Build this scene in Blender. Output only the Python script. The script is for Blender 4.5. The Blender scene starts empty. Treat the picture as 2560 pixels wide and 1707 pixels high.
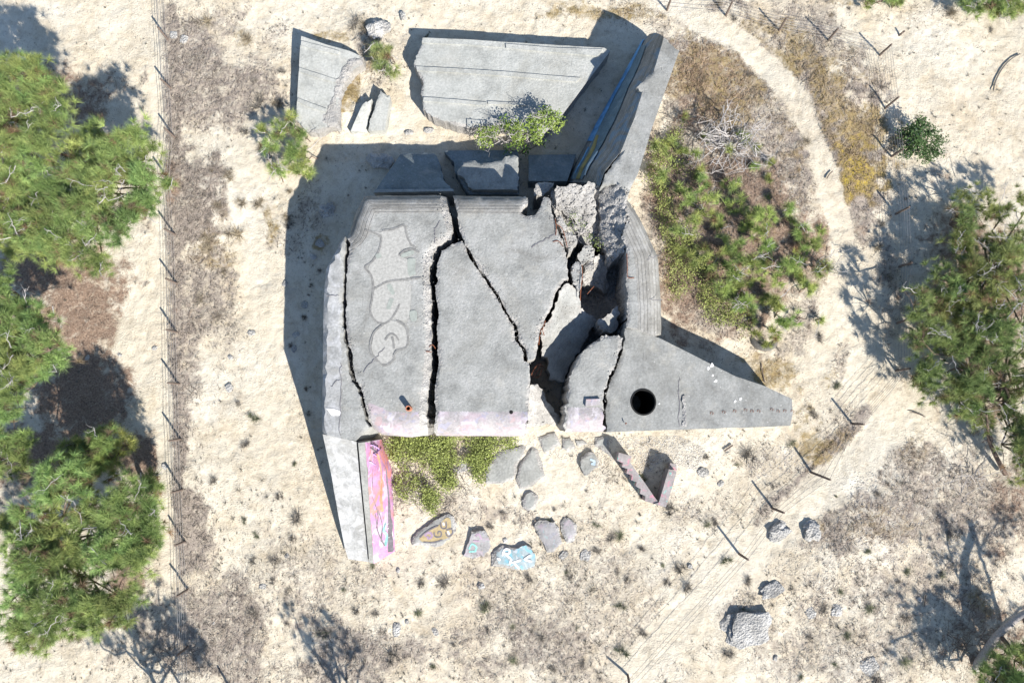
import bpy, bmesh, math, random
import numpy as np
from mathutils import Vector, Matrix, noise as mnoise
from mathutils.geometry import delaunay_2d_cdt

random.seed(7)
RNG = np.random.default_rng(11)
R_ = math.radians
scene = bpy.context.scene
COL = scene.collection

# ------------------------------------------------------------------ camera
F_PX, CAM_H, TILT = 1708.0, 34.2, R_(6.3)
cam_d = bpy.data.cameras.new('camera'); cam = bpy.data.objects.new('camera', cam_d); COL.objects.link(cam)
cam_d.sensor_width = 36.0; cam_d.lens = 36.0 * F_PX / 2560.0
cam_d.clip_start = 0.5; cam_d.clip_end = 2000.0
cam.location = (0, 0, CAM_H); cam.rotation_euler = (TILT, 0, 0)
scene.camera = cam

# ------------------------------------------------------------------ light
SUN_EL = R_(36.0)
SUN_DIR = Vector((0.60 * math.cos(SUN_EL), -0.80 * math.cos(SUN_EL), math.sin(SUN_EL)))   # towards the sun
world = bpy.data.worlds.new('World'); scene.world = world; world.use_nodes = True
wn = world.node_tree.nodes; wl = world.node_tree.links
sky = wn.new('ShaderNodeTexSky'); sky.sky_type = 'NISHITA'; sky.sun_disc = False
sky.sun_elevation = SUN_EL; sky.sun_rotation = math.atan2(0.60, -0.80)
sky.air_density = 1.0; sky.dust_density = 0.2; sky.ozone_density = 1.8
wl.new(sky.outputs['Color'], wn['Background'].inputs['Color'])
wn['Background'].inputs['Strength'].default_value = 0.095
sun_d = bpy.data.lights.new('sun', 'SUN'); sun_d.energy = 5.0; sun_d.angle = R_(0.53); sun_d.color = (1.0, 0.955, 0.88)
sun = bpy.data.objects.new('sun', sun_d); COL.objects.link(sun)
sun.rotation_euler = SUN_DIR.to_track_quat('Z', 'Y').to_euler(); sun.location = (20, -25, 40)
scene.view_settings.view_transform = 'Standard'; scene.view_settings.look = 'None'
scene.view_settings.exposure = 0.80; scene.view_settings.gamma = 1.0
scene.view_settings.use_curve_mapping = False
scene.cycles.max_bounces = 5; scene.cycles.diffuse_bounces = 3; scene.cycles.transparent_max_bounces = 4

# ------------------------------------------------------------------ survey: turn a point of the aerial survey into metres
CT, ST = math.cos(TILT), math.sin(TILT)
def P(px, py, z=0.0):
    dx, dy = (px - 1280.0) / F_PX, -(py - 853.5) / F_PX
    wy = dy * CT + ST; wz = dy * ST - CT
    t = (z - CAM_H) / wz
    return Vector((dx * t, wy * t, z))
K = 640.0 / 2350.0
T1, T2, T3, T4 = (640, 0, K), (1200, 0, K), (640, 400, K), (1200, 400, K)
T5, T6, T7, T8 = (640, 780, K), (1200, 780, K), (780, 1060, K), (1400, 1000, K)
T9, T10, TN, TZ = (1760, 900, K), (1200, 1280, K), (1020, 340, 440 / 2300.0), (1300, 540, 340 / 1568.0)
S, D = (0, 0, 1.0), (0, 0, 1.08844)
def c(T, pts):
    return [(T[0] + p[0] * T[2], T[1] + p[1] * T[2]) + tuple(p[2:]) for p in pts]
def W(x, y, z=0.0, T=D):
    return P(T[0] + x * T[2], T[1] + y * T[2], z)

# ------------------------------------------------------------------ noise
def vnoise(x, y, seed=0):
    xi = np.floor(x).astype(np.int64); yi = np.floor(y).astype(np.int64)
    fx = x - xi; fy = y - yi
    fx = fx * fx * (3 - 2 * fx); fy = fy * fy * (3 - 2 * fy)
    def h(a, b):
        n = (a * 374761393 + b * 668265263 + seed * 974711) & 0x7fffffff
        n = ((n ^ (n >> 13)) * 1274126177) & 0x7fffffff
        n = n ^ (n >> 16)
        return (n & 0xffff) / 32767.5 - 1.0
    a = h(xi, yi); b = h(xi + 1, yi); d = h(xi, yi + 1); e = h(xi + 1, yi + 1)
    return (a * (1 - fx) + b * fx) * (1 - fy) + (d * (1 - fx) + e * fx) * fy
def fbm(x, y, sc, seed=0, oc=4):
    v = 0.0; amp = 1.0; tot = 0.0; f = 1.0 / sc
    for k in range(oc):
        v = v + amp * vnoise(x * f + 17.3 * k, y * f - 9.1 * k, seed + k); tot += amp; amp *= 0.5; f *= 2.03
    return v / tot
def sm(a, b, x):
    t = np.clip((x - a) / (b - a), 0, 1); return t * t * (3 - 2 * t)

# ------------------------------------------------------------------ materials
def nodes_of(name):
    m = bpy.data.materials.new(name); m.use_nodes = True
    nt = m.node_tree; return m, nt.nodes, nt.links, nt.nodes['Principled BSDF']
def rgb(c_): return (c_[0], c_[1], c_[2], 1.0)
def N(n, t, **kw):
    o = n.new(t)
    for k, v in kw.items(): setattr(o, k, v)
    return o
def tex_noise(n, l, vec, scale, detail=4.0, rough=0.6, dist=0.0):
    t = N(n, 'ShaderNodeTexNoise'); t.inputs['Scale'].default_value = scale; t.inputs['Detail'].default_value = detail
    t.inputs['Roughness'].default_value = rough; t.inputs['Distortion'].default_value = dist
    l.new(vec, t.inputs['Vector']); return t.outputs['Fac']
def ramp(n, l, fac, stops):
    r = N(n, 'ShaderNodeValToRGB'); e = r.color_ramp.elements
    while len(e) < len(stops): e.new(0.5)
    for el, (p, c_) in zip(e, stops): el.position = p; el.color = rgb(c_) if not isinstance(c_, float) else (c_, c_, c_, 1)
    l.new(fac, r.inputs['Fac']); return r.outputs['Color']
def mix(n, l, fac, a, b, mode='MIX'):
    m = N(n, 'ShaderNodeMix', data_type='RGBA', blend_type=mode)
    for sock, v in ((m.inputs[0], fac), (m.inputs[6], a), (m.inputs[7], b)):
        if isinstance(v, (int, float)): sock.default_value = v
        elif isinstance(v, tuple): sock.default_value = rgb(v)
        else: l.new(v, sock)
    return m.outputs[2]
def math_(n, l, op, a, b=None):
    m = N(n, 'ShaderNodeMath', operation=op)
    for i, v in enumerate((a, b)):
        if v is None: continue
        if isinstance(v, (int, float)): m.inputs[i].default_value = v
        else: l.new(v, m.inputs[i])
    return m.outputs[0]
def bump(n, l, h, bsdf, dist=0.02, strength=1.0):
    b = N(n, 'ShaderNodeBump'); b.inputs['Distance'].default_value = dist; b.inputs['Strength'].default_value = strength
    l.new(h, b.inputs['Height']); l.new(b.outputs['Normal'], bsdf.inputs['Normal'])
def gpos(n): return N(n, 'ShaderNodeNewGeometry').outputs['Position']

def concrete(name, base=(0.325, 0.325, 0.31), var=0.34, stain=(0.18, 0.172, 0.155), light=(0.43, 0.425, 0.41), boards=0.0, paint=None, rough_bump=0.02, coarse=0.0):
    m, n, l, b = nodes_of(name); g = gpos(n)
    n1 = tex_noise(n, l, g, 1.1, 6, 0.68); n2 = tex_noise(n, l, g, 9.0, 5, 0.7); n3 = tex_noise(n, l, g, 42.0, 2, 0.6)
    col = ramp(n, l, n1, [(0.28, tuple(x * (1 - var) for x in base)), (0.5, base), (0.74, light)])
    col = mix(n, l, 0.55, col, ramp(n, l, n2, [(0.3, (0.55, 0.55, 0.55)), (0.62, (1.15, 1.15, 1.15))]), 'MULTIPLY')
    sp = ramp(n, l, n3, [(0.27, 0.35), (0.36, 1.0)]); col = mix(n, l, 0.6, col, sp, 'MULTIPLY')
    st = ramp(n, l, tex_noise(n, l, g, 0.55, 7, 0.72, 0.8), [(0.56, 0.0), (0.74, 1.0)])
    col = mix(n, l, math_(n, l, 'MULTIPLY', st, 0.75), col, stain)
    st2 = ramp(n, l, tex_noise(n, l, g, 0.28, 8, 0.7, 1.2), [(0.50, 0.0), (0.66, 1.0)]); col = mix(n, l, math_(n, l, 'MULTIPLY', st2, 0.32), col, tuple(x * .7 * w_ for x, w_ in zip(base, (1.06, 1.0, .9))))
    mp0 = N(n, 'ShaderNodeMapping'); l.new(g, mp0.inputs['Vector']); mp0.inputs['Scale'].default_value = (2.6, 0.35, 1.0)
    sk = ramp(n, l, tex_noise(n, l, mp0.outputs['Vector'], 2.2, 6, 0.7), [(0.52, 0.0), (0.75, 1.0)]); col = mix(n, l, math_(n, l, 'MULTIPLY', sk, 0.38), col, tuple(x * 0.62 for x in base))
    lich = ramp(n, l, tex_noise(n, l, g, 5.5, 9, 0.82), [(0.30, 1.0), (0.40, 0.0)]); col = mix(n, l, math_(n, l, 'MULTIPLY', lich, 0.55), col, (0.12, 0.115, 0.10))
    dust = ramp(n, l, tex_noise(n, l, g, 0.8, 7, 0.75, 0.4), [(0.55, 0.0), (0.72, 1.0)]); col = mix(n, l, math_(n, l, 'MULTIPLY', dust, 0.35), col, (0.46, 0.425, 0.36))
    vs = N(n, 'ShaderNodeTexVoronoi'); vs.inputs['Scale'].default_value = 2.6; l.new(g, vs.inputs['Vector']); spot = ramp(n, l, vs.outputs['Distance'], [(0.05, 1.0), (0.09, 0.0)]); col = mix(n, l, math_(n, l, 'MULTIPLY', spot, 0.5), col, (0.62, 0.61, 0.59))
    pit = ramp(n, l, tex_noise(n, l, g, 3.4, 8, 0.75), [(0.60, 0.0), (0.72, 1.0)])
    col = mix(n, l, math_(n, l, 'MULTIPLY', pit, 0.35), col, (0.52, 0.51, 0.48))
    h = math_(n, l, 'ADD', n2, math_(n, l, 'MULTIPLY', n3, 0.5))
    if coarse:
        vo = N(n, 'ShaderNodeTexVoronoi'); vo.inputs['Scale'].default_value = 11.0; l.new(g, vo.inputs['Vector'])
        h = math_(n, l, 'ADD', h, math_(n, l, 'MULTIPLY', vo.outputs['Distance'], coarse))
        n4 = tex_noise(n, l, g, 6.0, 6, 0.8); h = math_(n, l, 'ADD', h, math_(n, l, 'MULTIPLY', n4, coarse))
    if boards:
        at = N(n, 'ShaderNodeAttribute', attribute_name='ed')
        fr = math_(n, l, 'FRACT', math_(n, l, 'ADD', math_(n, l, 'MULTIPLY', at.outputs['Fac'], 1.0 / 0.17), math_(n, l, 'MULTIPLY', tex_noise(n, l, g, 2.5, 2), 0.25)))
        line = ramp(n, l, fr, [(0.0, 0.0), (0.12, 1.0), (0.88, 1.0), (1.0, 0.0)])
        bd = math_(n, l, 'SNAP', math_(n, l, 'MULTIPLY', at.outputs['Fac'], 1.0 / 0.17), 1.0)
        wn_ = N(n, 'ShaderNodeTexWhiteNoise', noise_dimensions='1D'); l.new(bd, wn_.inputs['W'])
        col = mix(n, l, 0.7 * boards, col, ramp(n, l, wn_.outputs['Value'], [(0.0, 0.62), (1.0, 1.12)]), 'MULTIPLY')
        col = mix(n, l, 0.6 * boards, col, ramp(n, l, line, [(0.0, 0.4), (1.0, 1.0)]), 'MULTIPLY')
        h = math_(n, l, 'ADD', h, math_(n, l, 'MULTIPLY', line, 1.4 * boards))
    if paint:
        for i, (pc, sc, lo, hi, amt) in enumerate(paint):
            mp = N(n, 'ShaderNodeMapping'); l.new(g, mp.inputs['Vector']); mp.inputs['Location'].default_value = (7.7 * i, 3.1 * i, 1.3 * i)
            f = ramp(n, l, tex_noise(n, l, mp.outputs['Vector'], sc, 3, 0.55, 1.2), [(lo, 0.0), (hi, 1.0)])
            col = mix(n, l, math_(n, l, 'MULTIPLY', f, amt), col, pc)
    l.new(col, b.inputs['Base Color']); b.inputs['Roughness'].default_value = 0.92; b.inputs['Specular IOR Level'].default_value = 0.2
    bump(n, l, h, b, rough_bump)
    return m
def plain(name, col, var=0.25, scale=8.0, rough=0.85, bd=0.01):
    m, n, l, b = nodes_of(name); g = gpos(n); f = tex_noise(n, l, g, scale, 5, 0.65)
    l.new(ramp(n, l, f, [(0.3, tuple(x * (1 - var) for x in col)), (0.7, tuple(min(1, x * (1 + var)) for x in col))]), b.inputs['Base Color'])
    b.inputs['Roughness'].default_value = rough; b.inputs['Specular IOR Level'].default_value = 0.25
    bump(n, l, f, b, bd); return m
def tinted(name, rough=0.7, transl=0.0, spec=0.2):
    m, n, l, b = nodes_of(name); at = N(n, 'ShaderNodeAttribute', attribute_name='tint')
    l.new(at.outputs['Color'], b.inputs['Base Color']); b.inputs['Roughness'].default_value = rough; b.inputs['Specular IOR Level'].default_value = spec
    if transl:
        tr = N(n, 'ShaderNodeBsdfTranslucent'); l.new(at.outputs['Color'], tr.inputs['Color'])
        ms = N(n, 'ShaderNodeMixShader'); ms.inputs[0].default_value = transl
        l.new(b.outputs[0], ms.inputs[1]); l.new(tr.outputs[0], ms.inputs[2]); l.new(ms.outputs[0], n['Material Output'].inputs['Surface'])
    return m

M = {}
M['roof'] = concrete('weathered_concrete', coarse=0.35)
M['paving'] = concrete('grey_paving', base=(0.335, 0.338, 0.32), light=(0.41, 0.41, 0.39), stain=(0.24, 0.24, 0.22), coarse=0.3)
M['shadewall'] = concrete('shade_toned_concrete', base=(0.20, 0.235, 0.25), light=(0.27, 0.30, 0.315), stain=(0.11, 0.12, 0.125), coarse=0.3)  # bluish dark of the shade put into the colour of the north fragments
M['wingconc'] = concrete('stained_wing_concrete', base=(0.255, 0.258, 0.25), light=(0.33, 0.33, 0.32), stain=(0.16, 0.155, 0.145), coarse=0.35)
M['board'] = concrete('board_marked_concrete', base=(0.30, 0.29, 0.27), boards=0.6)
M['broken'] = concrete('broken_concrete', base=(0.40, 0.385, 0.365), light=(0.52, 0.50, 0.475), stain=(0.22, 0.205, 0.19), rough_bump=0.04, coarse=0.9)
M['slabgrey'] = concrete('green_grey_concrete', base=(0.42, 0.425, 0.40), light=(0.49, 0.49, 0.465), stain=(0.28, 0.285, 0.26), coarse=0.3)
M['wingtop'] = concrete('whitewashed_concrete', base=(0.36, 0.36, 0.355), light=(0.50, 0.50, 0.50), stain=(0.2, 0.2, 0.19), paint=[((0.60, 0.60, 0.62), 1.6, 0.50, 0.72, 0.6)])
M['pink'] = concrete('pink_sprayed_concrete', base=(0.375, 0.35, 0.355), light=(0.46, 0.43, 0.435), stain=(0.30, 0.28, 0.29), paint=[((0.52, 0.36, 0.43), 0.9, 0.50, 0.66, 0.35), ((0.52, 0.32, 0.31), 1.7, 0.60, 0.66, 0.35), ((0.3, 0.3, 0.4), 2.6, 0.58, 0.61, 0.5), ((0.62, 0.58, 0.62), 1.3, 0.56, 0.66, 0.6)])
M['pinkwall'] = concrete('pink_painted_wall', base=(0.55, 0.28, 0.46), light=(0.62, 0.40, 0.56), stain=(0.35, 0.30, 0.36), paint=[((0.66, 0.25, 0.18), 0.8, 0.52, 0.62, 0.8), ((0.64, 0.50, 0.66), 1.1, 0.53, 0.6, 0.7), ((0.42, 0.22, 0.50), 2.2, 0.6, 0.64, 0.7)])
M['bluewall'] = concrete('blue_sprayed_board_concrete', base=(0.29, 0.285, 0.27), light=(0.37, 0.36, 0.34), boards=0.8, paint=[((0.14, 0.30, 0.48), 0.8, 0.50, 0.64, 0.45)])
M['cyan'] = concrete('cyan_sprayed_concrete', base=(0.37, 0.45, 0.47), light=(0.47, 0.52, 0.53), stain=(0.28, 0.48, 0.55), paint=[((0.20, 0.50, 0.60), 2.4, 0.5, 0.62, 0.7), ((0.66, 0.66, 0.68), 3.0, 0.58, 0.66, 0.6)])
M['spraygrey'] = concrete('faintly_sprayed_concrete', base=(0.34, 0.33, 0.33), light=(0.44, 0.42, 0.43), paint=[((0.50, 0.34, 0.43), 2.4, 0.56, 0.68, 0.3), ((0.25, 0.50, 0.50), 2.0, 0.62, 0.7, 0.3), ((0.3, 0.32, 0.42), 4.0, 0.6, 0.64, 0.35)])
M['stepconc'] = concrete('sprayed_stair_concrete', base=(0.36, 0.33, 0.33), light=(0.44, 0.41, 0.41), paint=[((0.60, 0.22, 0.30), 3.0, 0.56, 0.64, 0.55), ((0.12, 0.60, 0.52), 1.9, 0.60, 0.66, 0.7)])
M['white'] = plain('white_spray_paint', (0.375, 0.366, 0.342), 0.24, 9.0)
M['whitebright'] = plain('fresh_white_spray_paint', (0.70, 0.69, 0.685), 0.08, 9.0)
M['greyline'] = plain('faded_grey_spray_paint', (0.225, 0.22, 0.21), 0.3, 9.0)
M['greenline'] = plain('grey_green_spray_paint', (0.31, 0.33, 0.30), 0.2, 6.0)
M['bluepaint'] = plain('blue_spray_paint', (0.13, 0.30, 0.52), 0.35, 3.0)
M['ochrepaint'] = plain('ochre_spray_paint', (0.27, 0.23, 0.10), 0.35, 3.0)
M['palebluepaint'] = plain('pale_blue_spray_paint', (0.42, 0.52, 0.60), 0.25, 4.0)
M['yellowpaint'] = plain('yellow_spray_paint', (0.42, 0.335, 0.19), 0.25, 6.0)
M['purplepaint'] = plain('purple_spray_paint', (0.38, 0.28, 0.36), 0.25, 6.0)
M['darkpaint'] = plain('charcoal_spray_paint', (0.17, 0.16, 0.17), 0.35, 7.0)
M['tealpaint'] = plain('teal_spray_paint', (0.26, 0.52, 0.48), 0.3, 9.0)
M['redpaint'] = plain('orange_spray_paint', (0.64, 0.26, 0.16), 0.3, 6.0)
M['lilacpaint'] = plain('lilac_spray_paint', (0.44, 0.30, 0.58), 0.3, 6.0)
M['greenpaint'] = plain('green_spray_paint', (0.03, 0.40, 0.24), 0.3, 6.0)
M['rust'] = plain('rusty_steel', (0.20, 0.075, 0.04), 0.5, 20.0)
M['terracotta'] = plain('terracotta', (0.42, 0.17, 0.10), 0.3, 12.0)
M['black'] = plain('painted_hole_dark', (0.012, 0.012, 0.012), 0.3, 8.0)  # near black: the darkness inside holes put into the colour
M['wood'] = plain('weathered_grey_wood', (0.16, 0.125, 0.105), 0.4, 30.0, 0.9)
M['wire'] = plain('galvanised_wire', (0.27, 0.25, 0.24), 0.25, 20.0, 0.6)
M['bark'] = plain('pine_bark', (0.16, 0.115, 0.09), 0.45, 14.0, 0.95, 0.03)
M['greybark'] = plain('bleached_grey_bark', (0.36, 0.33, 0.31), 0.35, 14.0, 0.95, 0.02)
M['deadwood'] = plain('bleached_deadwood', (0.44, 0.41, 0.39), 0.3, 14.0, 0.9)
M['rock'] = concrete('pale_rock', base=(0.50, 0.485, 0.46), var=0.5, light=(0.66, 0.65, 0.63), stain=(0.17, 0.16, 0.15), rough_bump=0.05, coarse=1.4)
M['gravel'] = plain('pale_gravel', (0.60, 0.575, 0.54), 0.25, 9.0)
M['rubber'] = plain('old_rubber', (0.14, 0.132, 0.12), 0.4, 14.0, 0.8, 0.02)
M['needles'] = tinted('pine_needles', 0.55, 0.12)
M['leaves'] = tinted('leaves', 0.5, 0.12)
M['dry'] = tinted('dry_stalks', 0.85, 0.1)

# ------------------------------------------------------------------ object helpers
def tag(o, label=None, cat=None, group=None, kind=None):
    if label: o['label'] = label
    if cat: o['category'] = cat
    if group: o['group'] = group
    if kind: o['kind'] = kind
    elif cat: o['kind'] = 'thing'
    return o
def link(o, parent=None):
    COL.objects.link(o)
    if parent is not None:
        o.parent = parent
        o.matrix_parent_inverse = Matrix.Translation(parent.location).inverted()
    return o
def empty(name, loc=(0, 0, 0)):
    o = bpy.data.objects.new(name, None); o.location = loc; o.empty_display_size = 0.3; COL.objects.link(o); return o
def mesh_obj(name, verts, faces, mats, parent=None, smooth=None):
    me = bpy.data.meshes.new(name); me.from_pydata([tuple(v) for v in verts], [], faces)
    for m in (mats if isinstance(mats, (list, tuple)) else [mats]): me.materials.append(m)
    if smooth is not None:
        me.polygons.foreach_set('use_smooth', [True] * len(me.polygons)); me.set_sharp_from_angle(angle=R_(smooth))
    me.update()
    return link(bpy.data.objects.new(name, me), parent)
def tri_obj(name, V, T, mat, tint=None, parent=None):
    """V (n,3) float, T (m,3) int, tint (n,3)"""
    me = bpy.data.meshes.new(name); n, m = len(V), len(T)
    me.vertices.add(n); me.vertices.foreach_set('co', np.asarray(V, np.float32).ravel())
    me.loops.add(m * 3); me.loops.foreach_set('vertex_index', np.asarray(T, np.int32).ravel())
    me.polygons.add(m); me.polygons.foreach_set('loop_start', np.arange(0, m * 3, 3, dtype=np.int32))
    me.update(calc_edges=True)
    if tint is not None:
        a = me.color_attributes.new('tint', 'FLOAT_COLOR', 'POINT')
        cc = np.ones((n, 4), np.float32); cc[:, :3] = tint; a.data.foreach_set('color', cc.ravel())
    me.materials.append(mat)
    return link(bpy.data.objects.new(name, me), parent)
class MB:
    def __init__(s): s.v = []; s.f = []
    def tube(s, pts, rad, sides=5, cap=True):
        pts = [Vector(p) for p in pts]; base = len(s.v); nb = len(pts)
        for i, p in enumerate(pts):
            d = (pts[min(i + 1, nb - 1)] - pts[max(i - 1, 0)]).normalized()
            a = d.cross(Vector((0.31, 0.17, 0.93))); a = a.normalized() if a.length > 1e-4 else Vector((1, 0, 0)); b = d.cross(a)
            r = rad[i] if isinstance(rad, (list, tuple)) else rad
            for k in range(sides):
                t = 2 * math.pi * k / sides; s.v.append(p + (a * math.cos(t) + b * math.sin(t)) * r)
        for i in range(nb - 1):
            for k in range(sides):
                k2 = (k + 1) % sides
                s.f.append((base + i * sides + k, base + i * sides + k2, base + (i + 1) * sides + k2, base + (i + 1) * sides + k))
        if cap:
            s.f.append(tuple(base + k for k in reversed(range(sides)))); s.f.append(tuple(base + (nb - 1) * sides + k for k in range(sides)))
        return s
    def build(s, name, mat, parent=None, smooth=None): return mesh_obj(name, s.v, s.f, mat, parent, smooth)

def inside(poly, pts):
    x, y = pts[:, 0], pts[:, 1]; r = np.zeros(len(pts), bool); n = len(poly)
    for i in range(n):
        x1, y1 = poly[i]; x2, y2 = poly[(i + 1) % n]
        cnd = ((y1 > y) != (y2 > y)); xi = (x2 - x1) * (y - y1) / ((y2 - y1) if abs(y2 - y1) > 1e-12 else 1e-12) + x1
        r ^= cnd & (x < xi)
    return r
def seg_dist(pts, a, b):
    a = np.array(a[:2]); b = np.array(b[:2]); d = b - a; L = max((d * d).sum(), 1e-9)
    t = np.clip(((pts - a) @ d) / L, 0, 1); q = a + t[:, None] * d
    return np.sqrt(((pts - q) ** 2).sum(1))
def make_plane(pl):
    if isinstance(pl, (int, float)): return lambda x, y: pl + 0 * x
    A = [P(a[0], a[1], a[2]) for a in pl]
    Mx = np.array([[p.x, p.y, 1.0] for p in A]); cf = np.linalg.lstsq(Mx, np.array([p.z for p in A]), rcond=None)[0]
    return lambda x, y: cf[0] * x + cf[1] * y + cf[2]
def on_plane(px, py, pf, z0=2.0, off=0.0):
    z = z0
    for _ in range(6):
        p = P(px, py, z); z = float(pf(p.x, p.y)) + off
    return P(px, py, z)
SURF = {}; SOBJ = {}
def slab(name, pts, plane, base, mat, parent=None, jag=0.06, R=0.9, band=1.1, batter=0.0, step=0.25, rough=0.008, side_rough=0.05, mat_r=None, mat_p=None, key=None, side_mat=None, seed=0, chip=True):
    """a block of concrete: pts are survey points with an edge flag: s sawn, b broken, r rounded, p rounded and painted"""
    pf = make_plane(plane); n = len(pts)
    flags = [(p[2] if len(p) > 2 else 's') for p in pts]; wp = []
    for i, p in enumerate(pts):
        rr = flags[i] in 'rp' or flags[i - 1] in 'rp'
        q = on_plane(p[0], p[1], pf, 2.0, -0.6 * R if rr else 0.0); wp.append(q)
    bd = []; rs = []; ps = []
    for i in range(n):
        a, b = wp[i], wp[(i + 1) % n]; d = Vector((b.x - a.x, b.y - a.y)); L = d.length
        if flags[i] in 'rp': (rs if flags[i] == 'r' else ps).append((a, b))
        k = max(1, int(L / (0.08 if flags[i] in 'bc' else 0.3))); nx = Vector((-d.y, d.x)).normalized()
        for j in range(k):
            t = j / k; q = Vector((a.x + d.x * t, a.y + d.y * t))
            if flags[i] in 'bc' and j > 0:
                w = 4 * t * (1 - t) * 0.5 + 0.5
                q += nx * jag * w * (1.6 * mnoise.noise(Vector((q.x * 2.3, q.y * 2.3, seed + 3.1))) + 1.0 * mnoise.noise(Vector((q.x * 7.1, q.y * 7.1, seed + 1.7))) + 0.6 * mnoise.noise(Vector((q.x * 17.0, q.y * 17.0, seed + 4.7))))
            elif j > 0: q += nx * 0.012 * mnoise.noise(Vector((q.x * 5, q.y * 5, seed)))
            bd.append((q.x, q.y))
    poly = np.array(bd); mn, mx = poly.min(0), poly.max(0)
    gx, gy = np.meshgrid(np.arange(mn[0], mx[0], step), np.arange(mn[1], mx[1], step)); gp = np.c_[gx.ravel(), gy.ravel()]
    gp = gp + RNG.uniform(-0.3, 0.3, gp.shape) * step; gp = gp[inside(poly, gp)]
    if len(gp):
        dm = np.full(len(gp), 9e9)
        for i in range(len(poly)): dm = np.minimum(dm, seg_dist(gp, poly[i], poly[(i + 1) % len(poly)]))
        gp = gp[dm > 0.35 * min(step, 0.3)]
    cs_ = [(wp[i], wp[(i + 1) % n]) for i in range(n) if flags[i] == 'c']; bs_ = [(wp[i], wp[(i + 1) % n]) for i in range(n) if flags[i] == 'b'] if chip else []
    ex = []
    for a, b in rs + ps:
        d = Vector((b.x - a.x, b.y - a.y)); L = d.length; nx = Vector((-d.y, d.x)).normalized()
        for sg in (1, -1):
            for bb in (band + .01, band - .05, band * .5):
                for j in range(int(L / .12) + 1): q = Vector((a.x, a.y)) + d * (j * .12 / L) + nx * bb * sg; ex.append((q.x, q.y))
    for a, b in bs_:
        d = Vector((b.x - a.x, b.y - a.y)); L = d.length; nx = Vector((-d.y, d.x)).normalized()
        for sg in (1, -1):
            for bb in (.09, .17):
                for j in range(int(L / .11) + 1): q = Vector((a.x, a.y)) + d * (j * .11 / max(L, 1e-3)) + nx * (bb + random.uniform(-.03, .05)) * sg; ex.append((q.x, q.y))
    for a, b in cs_:
        d = Vector((b.x - a.x, b.y - a.y)); L = d.length; nx = Vector((-d.y, d.x)).normalized()
        for sg in (1, -1):
            for bb in (.1, .2, .3):
                for j in range(int(L / .1) + 1): q = Vector((a.x, a.y)) + d * (j * .1 / L) + nx * (bb + random.uniform(-.05, .05)) * sg; ex.append((q.x, q.y))
    if ex:
        ex = np.array(ex); ex = ex[inside(poly, ex)]
        dm = np.full(len(ex), 9e9)
        for i in range(len(poly)): dm = np.minimum(dm, seg_dist(ex, poly[i], poly[(i + 1) % len(poly)]))
        ex = ex[dm > 0.06]
        if len(gp) and len(ex):
            keep_ = np.ones(len(gp), bool)
            for q in ex: keep_ &= ((gp - q) ** 2).sum(1) > 0.006
            gp = gp[keep_]
        gp = np.concatenate([gp, ex]) if len(gp) else ex
    nb = len(bd); vv = [Vector(p) for p in bd] + [Vector(p) for p in gp]
    ov, oe, of, _, _, _ = delaunay_2d_cdt(vv, [(i, (i + 1) % nb) for i in range(nb)], [], 1, 1e-5)
    xy = np.array([(v.x, v.y) for v in ov]); z = np.asarray(pf(xy[:, 0], xy[:, 1]), float) + np.zeros(len(xy))
    ed = np.full(len(xy), 9.0); dp = np.full(len(xy), 9.0)
    for a, b in rs: ed = np.minimum(ed, seg_dist(xy, a, b))
    for a, b in ps: dp = np.minimum(dp, seg_dist(xy, a, b))
    dd = np.minimum(np.minimum(ed, dp), R)
    if R > 0: z = z - (R - np.sqrt(np.maximum(R * R - (R - dd) ** 2, 0))) * 0.88
    dc = np.full(len(xy), 9.0)
    for a, b in cs_: dc = np.minimum(dc, seg_dist(xy, a, b))
    cw = 0.30 + 0.16 * fbm(xy[:, 0], xy[:, 1], .9, 77 + seed, 3)
    db = np.full(len(xy), 9.0)
    for a, b in bs_: db = np.minimum(db, seg_dist(xy, a, b))
    cb = 0.09 + 0.16 * fbm(xy[:, 0], xy[:, 1], .6, 97 + seed, 3)
    z = z - np.clip((cb - db) / 0.15, 0, 1.2) * 0.10
    useb = (db - cb) < (dc - cw); dc = np.where(useb, db, dc); cw = np.where(useb, cb, cw); z0_ = np.where(useb, 0, 1)
    z = z - z0_ * np.clip((cw - dc) / 0.30, 0, 1.2) * 0.20 * (1 + .8 * fbm(xy[:, 0], xy[:, 1], .25, 88, 2))
    for i in range(len(xy)):
        q = Vector((xy[i, 0], xy[i, 1], seed * 1.3))
        z[i] += rough * (mnoise.noise(q * 1.7) + 0.8 * mnoise.noise(q * 4.9) + 0.6 * mnoise.noise(q * 11.0))
    verts = [(xy[i, 0], xy[i, 1], z[i]) for i in range(len(xy))]; faces = []; cnt = {}
    for f in of:
        a, b, d = f[0], f[1], f[2]
        ar = (xy[b, 0] - xy[a, 0]) * (xy[d, 1] - xy[a, 1]) - (xy[b, 1] - xy[a, 1]) * (xy[d, 0] - xy[a, 0])
        f = list(f) if ar > 0 else list(reversed(f)); faces.append(tuple(f))
        for i in range(len(f)): cnt[(f[i], f[(i + 1) % len(f)])] = 1
    mi = []
    edf = ed.copy(); dpf = dp.copy()
    mats = [mat, mat_r or mat, mat_p or mat, side_mat or mat]
    for f in faces:
        k3 = 1.0 / len(f); mi.append(3 if sum(dc[i] - cw[i] for i in f) < 0 else (2 if sum(dpf[i] for i in f) * k3 < band - .02 else (1 if sum(edf[i] for i in f) * k3 < band - .02 else 0)))
    nxt = {a: b for (a, b) in cnt if (b, a) not in cnt}
    nrm = {}
    prv = {b: a for a, b in nxt.items()}
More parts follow.
